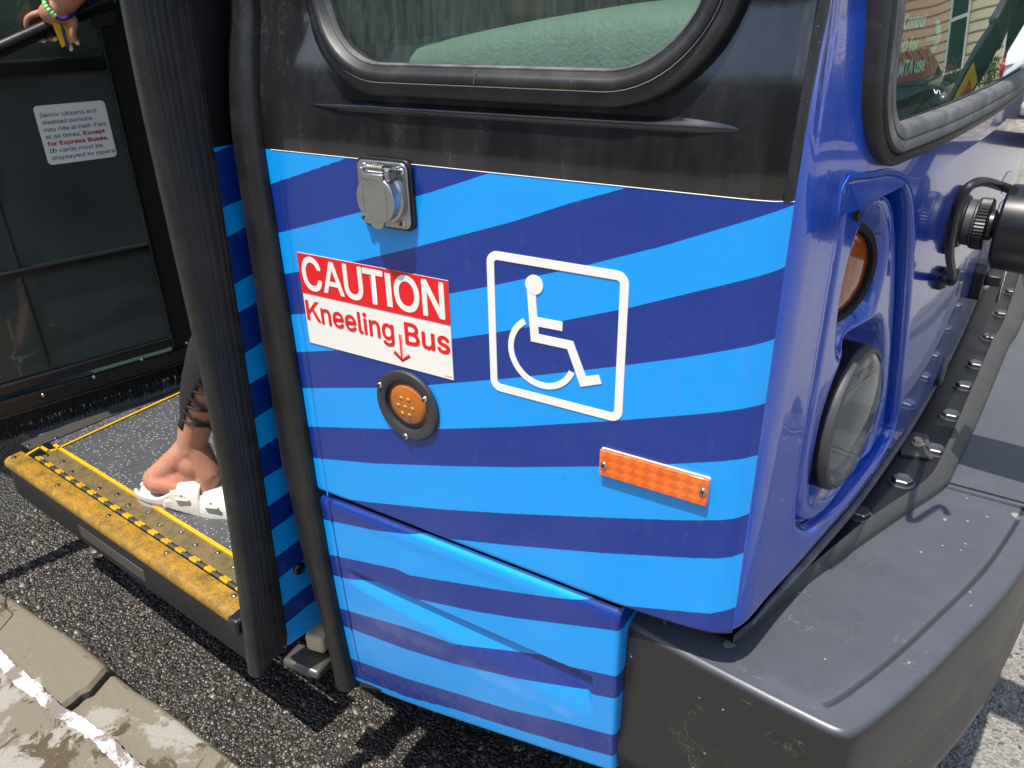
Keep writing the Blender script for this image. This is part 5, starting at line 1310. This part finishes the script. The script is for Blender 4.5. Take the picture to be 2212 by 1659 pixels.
m = MB(); m.prism(circ(0, 0, .024, 28, 1.9), 0, .004, TF); m.build('rating_tag', 'grey_plastic', rk, bevel=.0008)
m = MB(); m.prism(circ(0, 0, .0205, 28, 1.95), .004, .0046, TF); m.build('tag_face', 'sign_white', rk)
m = MB()
for i, tx in enumerate(('ATO', 'INT', 'SAE', 'NAWC')): text_on(m, tx, (-.012, .012, .018-.014*i-.0035, .018-.014*i+.0035), TF, .0052, .01)
m.build('tag_lettering', 'ink_black', rk, angle=None)
# folded rack arm standing off the screen, with its yellow warning label
aa, ab = V3(.161, .964, 1.082), V3(.119, 1.299, 1.267); ad = unit(ab-aa); a_n = unit(V3(-1, -.25, 0)-ad*(V3(-1, -.25, 0)@ad)); a_t = np.cross(a_n, ad)
m = MB(); lo, hi = aa-ad*.36, ab+ad*.55; m.box((lo+hi)/2, (np.linalg.norm(hi-lo), .062, .020), (ad, a_t, a_n)); m.build('rack_arm', 'satin_black', rk, bevel=.004)
m = MB(); c = ab-ad*.05; m.box(c, (.10, .075, .030), (ad, a_t, a_n)); m.build('arm_sleeve', 'grey_plastic', rk, bevel=.006)
WF = (aa+ad*.085+a_n*.0102, ad, -a_t, a_n)
if np.cross(WF[1], WF[2])@a_n < 0: WF = (WF[0], WF[1], -WF[2], WF[3])
m = MB(); m.prism(rrect(-.075, .075, -.022, .022, .003, 3), 0, .0006, WF); m.build('warning_label', 'label_yellow', rk)
m = MB(); text_on(m, 'WARNING', (-.068, .045, -.004, .018), WF, .0010, .02); m.build('warning_print', 'sign_red', rk, angle=None)
# white emblem strokes on the nose beside the mount
m = MB()
for P in ([(2160, 398), (2176, 372), (2186, 368), (2188, 385), (2176, 412), (2164, 420)], [(2176, 395), (2190, 372), (2206, 350), (2218, 350), (2212, 368), (2196, 388)], [(2150, 470), (2160, 440), (2170, 430), (2164, 470), (2155, 492), (2148, 488)]):
    Q = [q for q in (PF(u, v) for u, v in P) if q is not None]; m.add([nose(s, z, .001) for s, z in Q], [tuple(range(len(Q)))])
m.build('emblem', 'decal_white', bus, angle=None)
# round tow-eye cover low on the mask
s, z = PF(2033, 800); c = nose(s, z); m = MB(); m.lathe(c, nose_n(s), [(.030, -.004), (.030, .004), (.026, .007), (.0001, .008)], 28); m.build('tow_cover', 'dusty_rubber', bus, angle=30)

# ================================================================== the passenger on the step
Pc = PZ(443, 1103, FLOOR); fdir = unit((.93, .36, 0)); fnr = V3(-fdir[1], fdir[0], 0)
def fp(u, v, o=0.0): return PP(u, v, Pc+fnr*o, fnr)
ANK = fp(414, 955, .035); SHN = fp(474, 772, .045); KN = ANK+unit(SHN-ANK)*.40
HIP = V3(-1.225, .36, 1.00); per = thing('person', 'passenger in a flowered top, black laced leggings and white sandals stepping aboard', 'person', (Pc[0], Pc[1], FLOOR))
BMID = (b0+b1)/2
def hp(u, v, o=0.0): return PP(u, v, b1+rn*o, rn)
WR = hp(136, 10, .030); ELB = hp(205, -95, .16)
SHO = V3(-1.50, .30, 1.42)
m = MB()
def limb(P, r, n=14, sq=1.0): m.tube(P, r, n, True, 0, sq); [m.ell(p, (q, q, q), 12, 8) for p, q in ((P[0], r[0]), (P[-1], r[-1]))]
# foot: heel, arch, ball, toes
HE = fp(340, 1040, .03); BALL = fp(470, 1090, .03)+V3(0, 0, .010)
m.ell(HE+V3(0, 0, .004), (.034, .029, .034), 14, 10, 0, (fdir, fnr, V3(0, 0, 1)))
m.tube([HE+V3(0, 0, .008), (HE*.6+BALL*.4)+V3(0, 0, .022), BALL+V3(0, 0, .010), BALL+fdir*.05+V3(0, 0, .004)], [.032, .034, .034, .024], 16, True, 0, 1.15)
for k in range(5): m.tube([BALL+fnr*(.030-.015*k)+fdir*(.02-.004*abs(k-3)), BALL+fnr*(.032-.016*k)+fdir*(.062-.008*(4-k)), BALL+fnr*(.032-.016*k)+fdir*(.080-.010*(4-k))-V3(0, 0, .006)], [.011, .010, .008], 8)
m.tube([HE+V3(0, 0, .015)+fdir*.006, ANK*.65+HE*.35+fdir*.004, ANK, ANK*.6+SHN*.4], [.029, .031, .030, .034], 16)
m.tube([BALL+V3(0, 0, .012)-fdir*.02, BALL*.5+ANK*.5+fdir*.012, ANK+fdir*.004], [.026, .030, .031], 14)
MID = HE*.34+ANK*.33+BALL*.33; m.ell(MID, (.050, .028, .040), 14, 10, 0, (fdir, fnr, V3(0, 0, 1))); m.ell(MID*.6+ANK*.4, (.045, .031, .045), 14, 10); m.ell(MID*.6+HE*.4, (.045, .031, .042), 14, 10); m.ell(MID*.6+BALL*.4, (.045, .032, .036), 14, 10)
m.ell(ANK-fnr*.024-V3(0, 0, .012), (.013, .009, .014), 10, 8); m.ell(ANK+fnr*.025, (.013, .009, .014), 10, 8)
limb([ANK, ANK*.6+KN*.4-fdir*.012, ANK*.35+KN*.65-fdir*.014, KN], [.033, .048, .054, .050])
limb([KN, KN*.5+HIP*.5, HIP+V3(0, -.05, -.04)], [.052, .066, .078])
F2 = V3(-1.12, .62, FLOOR); KN2 = F2+V3(.03, .0, .45); limb([F2+V3(0, 0, .07), F2+V3(-.02, 0, .25), KN2], [.034, .052, .050]); limb([KN2, HIP+V3(.02, .10, -.04)], [.054, .080]); limb([F2+V3(-.06, 0, .035), F2+V3(.13, .03, .03)], [.030, .026])
m.ell(HIP, (.14, .17, .13)); m.ell(HIP+V3(-.02, 0, .20), (.11, .145, .16)); m.ell(HIP+V3(-.03, 0, .36), (.12, .17, .14)); m.ell((HIP+V3(-.04, 0, .46)), (.09, .18, .07))
NEC = HIP+V3(-.03, 0, .53); HEAD = HIP+V3(.0, .0, .68); limb([HIP+V3(-.03, 0, .44), NEC, HEAD-V3(0, 0, .05)], [.06, .052, .055])
m.ell(HEAD, (.092, .074, .112)); m.ell(HEAD+V3(.085, .0, -.012), (.016, .012, .020)); m.ell(HEAD+V3(.075, 0, -.062), (.024, .030, .020)); m.ell(HEAD+V3(.0, .074, -.005), (.018, .008, .028)); m.ell(HEAD+V3(.0, -.074, -.005), (.018, .008, .028))
SH1 = HIP+V3(-.05, -.17, .44); SH2 = HIP+V3(-.03, .17, .44)
limb([SH1, (SH1+ELB)/2, ELB], [.050, .044, .038]); limb([ELB, ELB*.45+WR*.55, WR], [.040, .036, .0265], 16, .86)
E2_ = SH2+V3(.02, .06, -.28); W2 = E2_+V3(.08, .0, -.24); limb([SH2, E2_], [.048, .038]); limb([E2_, W2], [.038, .025]); m.ell(W2+V3(.05, -.01, 0), (.05, .02, .035))
for k in range(4): m.tube([W2+V3(.07, -.01, .03-.02*k), W2+V3(.12, -.02, .025-.02*k), W2+V3(.14, -.02, .0-.02*k)], [.009, .008, .007], 8)
m.tube([W2+V3(.03, -.02, .02), W2+V3(.07, -.045, .03), W2+V3(.10, -.05, .03)], [.010, .009, .008], 8)
# hand on the grab bar: palm over the bar, fingers round behind it, thumb and index in front
m.tube([WR, hp(122, 24, .026), hp(105, 31, .014), hp(90, 33, .004)], [.027, .030, .026, .018], 14, True, 0, .75)
m.tube([hp(135, 18, .03), hp(150, 32, .036)], [.022, .017], 12)
FT = []
for P, r in (([(92, 27, .0), (70, 33, -.012), (58, 45, -.022), (62, 66, -.030), (80, 82, -.024), (91, 87, -.014)], .0090),
             ([(100, 26, -.004), (80, 30, -.022), (72, 46, -.034), (86, 70, -.036), (104, 82, -.022), (114, 84, -.012)], .0092),
             ([(110, 26, -.004), (98, 32, -.028), (95, 50, -.038), (106, 70, -.036), (122, 80, -.018), (131, 80, -.010)], .0090),
             ([(138, 36, .022), (146, 58, .022), (149, 80, .022), (152, 101, .022)], .0088),
             ([(150, 30, .036), (161, 48, .042), (157, 68, .044), (159, 80, .042), (164, 89, .040)], .0102)):
    Q = [hp(*p) for p in P]; Qc = catmull(np.array(Q), 4); m.tube(list(Qc), list(np.linspace(r, r*.82, len(Qc))), 10); m.ell(Qc[-1], (r*.82,)*3, 10, 8); FT.append((Qc[-1], unit(Qc[-1]-Qc[-4]), r))
def remesh(mb, vox, name, mat, parent, it=6, fac=.5):
    me = bpy.data.meshes.new('tmp'); me.from_pydata(mb.v, [], mb.f); o = bpy.data.objects.new('tmp', me); COL.objects.link(o)
    r = o.modifiers.new('r', 'REMESH'); r.mode = 'VOXEL'; r.voxel_size = vox; s_ = o.modifiers.new('s', 'SMOOTH'); s_.iterations = it; s_.factor = fac
    ev = bpy.data.meshes.new_from_object(o.evaluated_get(bpy.context.evaluated_depsgraph_get())); bpy.data.objects.remove(o); bpy.data.meshes.remove(me)
    c = WLOC[parent]; co_ = np.empty(len(ev.vertices)*3); ev.vertices.foreach_get('co', co_); co_ = co_.reshape(-1, 3)-c; ev.vertices.foreach_set('co', co_.ravel())
    ev.materials.clear(); ev.materials.append(MATS[mat]); ev.polygons.foreach_set('use_smooth', [True]*len(ev.polygons)); ev.name = name; ev.update()
    return link(name, ev, c, parent)
remesh(m, .0042, 'body', 'skin', per)
for p, d, r in FT:
    nm = MB(); nm.ell(p+d*.003+rn*.004, (.0075, .0035, .0052), 10, 6, 0, (d, rn, unit(np.cross(d, rn)))); nm.build('fingernail', 'nail', per)
# bracelets
bq = catmull(np.array([hp(93, -8, .034), hp(97, 8, .052), hp(106, 22, .060), hp(118, 34, .062)]), 6); prev = None; bd = None
for i, p in enumerate(bq[::3]):
    if bd is None: nm = MB(); nm.ell(p, (.0062, .0062, .0062), 10, 8); bd = nm.build('bracelet_bead', 'bead_green', per)
    else: again(bd, 'bracelet_bead', p, per)
nm = MB(); nm.tube(list(catmull(np.array([hp(119, 36, .063), hp(130, 41, .062), hp(145, 39, .058), hp(158, 30, .045), hp(166, 17, .03)]), 5)), .0046, 8); nm.build('woven_bracelet', 'cord_purple', per)
# leggings with an open laced side at the calf
LA_, LB_ = ANK*.86+KN*.14, KN; ax = unit(LB_-LA_); vw = unit(CAMP-ANK); g1_ = unit(vw-ax*(vw@ax)); g2_ = np.cross(ax, g1_)
def leg_r(t): return float(np.interp(t, [0, .25, .6, 1], [.040, .052, .060, .056]))
nm = MB(); R = []; gapf = lambda t: .80*max(0, 1-t/.52)**.7
for t in np.linspace(0, 1, 30):
    p = LA_+(LB_-LA_)*t-fdir*.010*sin(pi*t); gp = gapf(t); off = .05
    R.append([p+leg_r(t)*(g1_*cos(q)+g2_*sin(q))+ax*(.012*sin(q) if t == 0 else 0) for q in np.linspace(off+gp, off+2*pi-gp, 30)])
nm.rings(R, False, False, False); nm.build('legging', 'legging_black', per, angle=None, solid=.002)
nm = MB(); nm.tube([KN-ax*.02, KN*.5+HIP*.5, HIP+V3(0, -.05, -.04)], [.060, .074, .088], 18); nm.tube([F2+V3(-.01, 0, .12), F2+V3(-.02, 0, .25), KN2, HIP+V3(.02, .10, -.04)], [.044, .058, .060, .088], 16); nm.ell(HIP, (.148, .178, .138)); remesh(nm, .012, 'trousers', 'legging_black', per, 3)
for k in range(3):
    t0 = .05+.14*k
    for sgn_, dt in ((1, .085), (-1, .02)):
        gp = gapf(t0)+.05; Q = []
        for w_ in np.linspace(0, 1, 9):
            t = t0+dt*(w_ if sgn_ > 0 else 1-w_)+.015; p = LA_+(LB_-LA_)*t-fdir*.010*sin(pi*t); q = .05+gp*(1-2*w_)
            Q.append(p+(leg_r(t)-.001)*(g1_*cos(q)+g2_*sin(q)))
        nm = MB(); nm.tube(Q, .0034, 8); nm.build('lace', 'lace_black', per)
# blouse
nm = MB(); nm.ell(HIP+V3(-.025, 0, .30), (.150, .185, .215), 24, 16); nm.tube([SH1+V3(.02, .03, .0), (SH1*.6+ELB*.4)], [.07, .075], 14); nm.tube([SH2+V3(0, -.03, 0), SH2*.6+E2_*.4], [.07, .07], 14); remesh(nm, .010, 'blouse', 'blouse_print', per, 4)
# head details
nm = MB(); nm.ell(HEAD+V3(-.022, 0, .022), (.094, .088, .112), 18, 12); nm.tube([HEAD+V3(-.06, 0, .02), HEAD+V3(-.10, 0, -.12), HEAD+V3(-.11, 0, -.28)], [.07, .07, .04], 14); remesh(nm, .009, 'hair', 'hair_dark', per, 4)
for sy in (-1, 1): nm = MB(); nm.ell(HEAD+V3(.080, .030*sy, .004), (.010, .014, .009), 10, 8); nm.build('eye', 'eye_white', per)
nm = MB(); nm.ell(HEAD+V3(.090, 0, -.056), (.008, .022, .007), 10, 8); nm.build('mouth', 'lip', per)
# sandal on the lifted foot: sole shell, side wall, two buckled straps
def sandal(HE, BALL, up, nm_):
    sd = thing('sandal', '', '', (HE+BALL)/2); del sd['label'], sd['category']; sd.parent = per; sd.location = tuple(WLOC[sd]-WLOC[per])
    a = HE-fdir*.056-up*.036; b = BALL+fdir*.105-V3(0, 0, .030)
    W_ = lambda t: float(np.interp(t, [0, .02, .06, .15, .4, .7, .88, .96, 1], [.010, .020, .030, .038, .038, .048, .044, .030, .012]))
    ct_ = lambda t: a+(b-a)*t
    m = MB(); ts = np.linspace(0, 1, 40)
    ol = [ct_(t)+fnr*W_(t) for t in ts]+[ct_(t)-fnr*W_(t) for t in ts[::-1]]
    cc_ = sum(ol)/len(ol); sc_ = lambda k, z: [cc_+(p-cc_)*k+V3(0, 0, z) for p in ol]
    m.rings([sc_(.97, -.018), sc_(1.0, -.012), sc_(1.01, -.004), sc_(1.0, .006), sc_(.97, .010)], True, True, True)
    for sg in (-1, 1):      # raised rim round the heel sweeping up into the quarter
        for hgt in (.010, .015, .020): m.tube([ct_(t)+fnr*sg*(W_(t)-.001)+V3(0, 0, hgt*smooth(t/.05+.6)+(.030*smooth((t-.22)/.22))*(hgt/.020)) for t in np.linspace(0, .52, 20)], .0052, 8)
        for k in range(7):
            t0 = .30+.03*k; m.tube([ct_(t0)+fnr*sg*W_(t0)+V3(0, 0, .004), ct_(t0+.03)+fnr*sg*(W_(t0)+.001)+V3(0, 0, .026+.003*k)], .006, 8)
    for t0, t1, hgt in ((.38, .60, .080), (.635, .84, .060)):
        for t in np.linspace(t0, t1, 9):
            m.tube([ct_(t)+fnr*(W_(t)+.004)*cos(q)+V3(0, 0, .004+hgt*sin(q)**.8) for q in np.linspace(0, pi, 18)], .0050, 8)
    remesh(m, .0024, 'moulded_shell', 'sandal_white', sd, 5, .5)
    for t0, t1 in ((.38, .60), (.635, .84)):
        t = (t0+t1)/2; c = ct_(t)-fnr*(W_(t)+.0065)+V3(0, 0, .034); m = MB(); m.box(c, (.034, .006, .030), (fdir, unit(fnr+V3(0, 0, .35)), unit(V3(0, 0, 1)-fnr*.35))); m.build('buckle', 'sandal_white', sd, bevel=.0025, seg=3)
        m = MB(); m.lathe(c-fnr*.003+V3(0, 0, .022), -fnr, [(.003, 0), (.0028, .002), (.0001, .0024)], 10); m.build('buckle_stud', 'screw_steel', sd)
sandal(HE, BALL, V3(0, 0, 1), 0)
# fare card held between thumb and index
m = MB(); q = [hp(u, v, .031) for u, v in ((111, 46), (141, 56), (161, 85), (134, 103))]
cn_ = unit(np.cross(q[1]-q[0], q[3]-q[0])); m.rings([q, [p+cn_*.0009 for p in q]], True, True, True)
fc_ = m.build('fare_card', 'card_yellow'); tag(fc_, 'yellow fare card pinched in the hand on the grab bar', 'card')
m = MB(); k_ = lambda a, b: q[0]+(q[1]-q[0])*a+(q[3]-q[0])*b
o_ = rn*.0014; m.add([k_(.62, -.02)+o_, k_(.86, .1)+o_, k_(.62, .95)+o_, k_(.34, .9)+o_], [(0, 1, 2, 3)]); bb = m.build('printed_band', 'card_blue', fc_, angle=None)

# ================================================================== street beyond, mirrored in the windscreen
YC, YH = 10.2, 14.0
house = thing('row_house', 'cream boarded row house with white window trim across the street', 'house', (4, YH, WALK))
m = MB(); m.box((4, YH+3.4, 3.4), (26, 6, 7)); m.build('house_wall', 'cream_siding', house)
bdm = None
for k in range(40):
    c = V3(4, YH+.30, WALK+.10+.17*k)
    if bdm is None: m = MB(); m.prism([(-13, -.085), (13, -.085), (13, .085), (-13, .085)], 0, .05, (c, V3(1, 0, 0), unit(V3(0, .10, 1)), unit(V3(0, -1, .10)))); bdm = m.build('siding_board', 'cream_siding', house); boff = WLOC[bdm]-c
    else: again(bdm, 'siding_board', c+boff, house)
m = MB(); m.box((4, YH+3.2, 7.1), (27, 7, .35)); m.build('roof', 'interior_grey', house)
def window(x, z0, w_, h):
    wd = thing('window', '', '', (x, YH, z0)); del wd['label'], wd['category']; wd.parent = house; wd.location = tuple(WLOC[wd]-WLOC[house])
    m = MB(); m.ring_plate([(x-w_/2-.11, z0-.04), (x+w_/2+.11, z0-.04), (x+w_/2+.11, z0+h+.14), (x-w_/2-.11, z0+h+.14)], [(x-w_/2, z0), (x+w_/2, z0), (x+w_/2, z0+h), (x-w_/2, z0+h)], 0, .1, (V3(0, YH+.14, 0), E1, E2, EN)); m.build('frame', 'trim_white', wd)
    m = MB(); m.box((x, YH+.12, z0+h/2), (w_, .02, h)); m.build('pane', 'house_glass', wd)
    m = MB(); m.box((x, YH+.09, z0+h*.5), (w_, .03, .06)); m.build('meeting_rail', 'trim_white', wd)
    m = MB(); m.box((x, YH+.02, z0-.08), (w_+.34, .2, .07)); m.build('sill', 'trim_white', wd)
for x in (-4.5, -1.2, 2.7, 5.4, 8.6, 11.8):
    window(x, .62, .95, 1.7); window(x, 3.7, .95, 1.6)
def flowers(x, lab):
    fb = thing('flower_box', lab, 'flower box', (x, YH-.2, .42), 'flower boxes under the house windows')
    m = MB(); m.box((x, YH-.2, .50), (.85, .2, .18)); m.build('trough', 'bark', fb)
    m1, m2 = MB(), MB()
    for k in range(260):
        c = V3(x+random.uniform(-.42, .42), YH-.2+random.uniform(-.14, .12), .60+abs(random.gauss(0, .10))); d = unit(np.array([random.gauss(0, 1) for _ in range(3)])); e = unit(np.cross(d, V3(.3, .5, .8))); r = random.uniform(.018, .036)
        (m1 if k % 3 else m2).add([c-d*r, c+e*r*.6, c+d*r, c-e*r*.6], [(0, 1, 2, 3)])
    m1.build('blossom', 'petal_pink', fb, angle=None); m2.build('foliage', 'leaf_green', fb, angle=None)
for x, wh_ in ((2.7, 'behind the white car'), (5.4, 'behind the black car')): flowers(x, 'pink flower box under the cream house window '+wh_)
def shrub(x, y, h, lab):
    sh = thing('shrub', lab, 'shrub', (x, y, WALK), 'shrubs before the cream house')
    m = MB()
    for k in range(5): m.tube([V3(x, y, WALK), V3(x+random.uniform(-.2, .2), y+random.uniform(-.15, .15), WALK+h*.7)], [.015, .006], 6)
    m.build('stem', 'bark', sh); m = MB()
    for k in range(700):
        c = V3(x+random.gauss(0, .22), y+random.gauss(0, .16), WALK+.12+h*random.random()**.7*.9); d = unit(np.array([random.gauss(0, 1) for _ in range(3)])); e = unit(np.cross(d, V3(.3, .5, .8))); r = random.uniform(.03, .06)
        m.add([c-d*r, c+e*r*.4, c+d*r, c-e*r*.4], [(0, 1, 2, 3)])
    m.build('foliage', 'leaf_green', sh, angle=None)
shrub(4.6, YH-.7, .62, 'leafy shrub before the cream house, beside the nose of the black car'); shrub(3.6, YH-.7, .7, 'tall loose shrub before the cream house, beside the tail of the white car'); shrub(6.9, YH-.7, .55, 'low leafy shrub before the cream house, hidden behind the black car')
def car(name, label, x0, paint, hatch):
    """parked along the far kerb, nose towards -x; x0 is the nose"""
    cr_ = thing(name, label, 'car', (x0+2.2, YC+.9, ROAD)); LNG = 4.5; W = 1.78
    top = [(0, .62), (.05, .70), (.3, .80), (1.15, .93), (1.3, .95), (3.4, 1.0), (4.1, 1.02 if hatch else .98), (4.4, .95), (4.5, .70)]
    tx, tz = zip(*top); m = MB(); R = []
    for x in np.linspace(0, LNG, 46):
        zt = float(np.interp(x, tx, tz)); hw = W/2*float(np.interp(x, [0, .12, .5, 1.2, 3.6, 4.2, 4.42, 4.5], [.70, .84, .95, 1, 1, .95, .86, .76])); zb = float(np.interp(x, [0, .2, 4.2, 4.5], [.30, .20, .20, .34]))
        # wheel arches
        for wx in (.88, 3.58):
            if abs(x-wx) < .36: zb = max(zb, .05+sqrt(max(0, .36**2-(x-wx)**2))+.30-.02)
        zb = min(zb, zt-.12); ring = []
        for y, z in ((-.86, 0), (-.97, .12), (-1, .5), (-.985, .78), (-.92, .93), (-.75, 1), (.75, 1), (.92, .93), (.985, .78), (1, .5), (.97, .12), (.86, 0)): ring.append(V3(x0+x, YC+.9+hw*y, ROAD+zb+(zt-zb)*z))
        R.append(ring)
    m.rings(R, True, True, True); m.build('car_body', paint, cr_, angle=40, recalc=True)
    cab = [(.95, .93, .93), (1.75, 1.40, .80), (2.1, 1.46, .78), (3.1, 1.46, .78), (3.7, 1.38 if hatch else 1.30, .80), (4.25, 1.05, .86)] if hatch else [(1.0, .93, .93), (1.8, 1.36, .80), (2.2, 1.42, .78), (3.0, 1.42, .78), (3.9, 1.02, .9)]
    cx2, cz2, cw2 = zip(*cab); m = MB(); R = []
    for x in np.linspace(cx2[0], cx2[-1], 26):
        zt = float(np.interp(x, cx2, cz2)); wt = float(np.interp(x, cx2, cw2)); zb = .90; hw = W/2*.955
        R.append([V3(x0+x, YC+.9+hw*y*(1-(1-wt)*z), ROAD+zb+(zt-zb)*z) for y, z in ((-1, 0), (-1, .82), (-.93, .96), (-.8, 1), (.8, 1), (.93, .96), (1, .82), (1, 0))])
    m.rings(R, True, True, True, 0); m.build('cabin', paint, cr_, angle=40, recalc=True)
    for sy in (-1, 1):
        for a, b in ((1.62, 2.38), (2.44, 3.22)):
            m = MB(); P = []
            for x, zf in ((a, .12), (b, .12), (b, .80), (a+.08, .80)):
                zt = float(np.interp(x, cx2, cz2)); wt = float(np.interp(x, cx2, cw2)); P.append(V3(x0+x, YC+.9+sy*(W/2*.955*(1-(1-wt)*zf)+.006), ROAD+.90+(zt-.90)*zf))
            m.add(P, [(0, 1, 2, 3)]); m.build('side_window', 'car_glass', cr_, angle=None)
    for xx, nm_ in (((cx2[0]+.06, cx2[1]-.04), 'front_screen'), ((cx2[-1]-.06, cx2[-2]+.06), 'rear_screen')):
        m = MB(); P = []
        for x, y in ((xx[0], -.74), (xx[0], .74), (xx[1], .66), (xx[1], -.66)):
            zt = float(np.interp(x, cx2, cz2)); P.append(V3(x0+x, YC+.9+y*W/2, ROAD+zt+.008))
        m.add(P, [(0, 1, 2, 3)]); m.build(nm_, 'car_glass', cr_, angle=None)
    for wx in (.88, 3.58):
        for sy in (-1, 1):
            c = V3(x0+wx, YC+.9+sy*(W/2-.10), ROAD+.315); wh = thing('wheel', '', '', c); del wh['label'], wh['category']; wh.parent = cr_; wh.location = tuple(WLOC[wh]-WLOC[cr_])
            m = MB(); m.lathe(c, V3(0, sy, 0), [(.20, -.1), (.30, -.1), (.315, -.07), (.315, .07), (.30, .10), (.21, .10)], 36); m.build('tyre', 'tyre', wh)
            m = MB(); m.lathe(c, V3(0, sy, 0), [(.21, .085), (.20, .075), (.06, .055), (.05, .08), (.0001, .08)], 30)
            for k in range(5):
                q = 2*pi*k/5; m.box(c+V3(0, sy*.08, 0)+V3(cos(q), 0, sin(q))*.12, (.15, .03, .035), (V3(cos(q), 0, sin(q)), V3(0, 1, 0), V3(-sin(q), 0, cos(q))))
            m.build('rim', 'rim', wh)
    for sy in (-1, 1):
        m = MB(); m.ell((x0+.14, YC+.9+sy*.66, ROAD+.66), (.16, .18, .07), 14, 8); m.build('headlight', 'headlamp', cr_)
        m = MB(); m.ell((x0+4.36, YC+.9+sy*.72, ROAD+.86), (.14, .13, .12), 14, 8); m.build('tail_light', 'tail_red', cr_)
    m = MB(); m.box((x0-.0, YC+.9, ROAD+.45), (.06, 1.0, .16)); m.build('grille', 'hole_black', cr_)
car('parked_car', 'black car parked across the street with its nose towards the white one', 4.1, 'car_black', False)
car('parked_car', 'white hatchback parked across the street ahead of the black car', -2.1, 'car_white', True)
# unseen brick terrace on the kerb side, added to darken reflections in the bus
tb = thing('unseen_terrace', 'unseen grey brick terrace behind the pavement, added to darken reflections in the bus side', 'building', (-2, -16.2, WALK))
m = MB(); m.box((-2, -19.2, 3.2), (46, 6, 6.6)); m.build('terrace_wall', 'brick_red', tb)
for i in range(10):
    for j in range(2):
        x = -22+4.4*i; z0 = .9+2.9*j
        m = MB(); m.box((x, -16.19, z0+.9), (1.3, .12, 2.0)); f_ = m.build('window_frame', 'trim_white', tb)
        m = MB(); m.box((x, -16.12, z0+.9), (1.1, .04, 1.8)); m.build('window_pane', 'house_glass', f_)
m = MB(); m.box((-2, -16.3, 6.6), (46.4, .7, .5)); m.build('cornice', 'trim_white', tb)
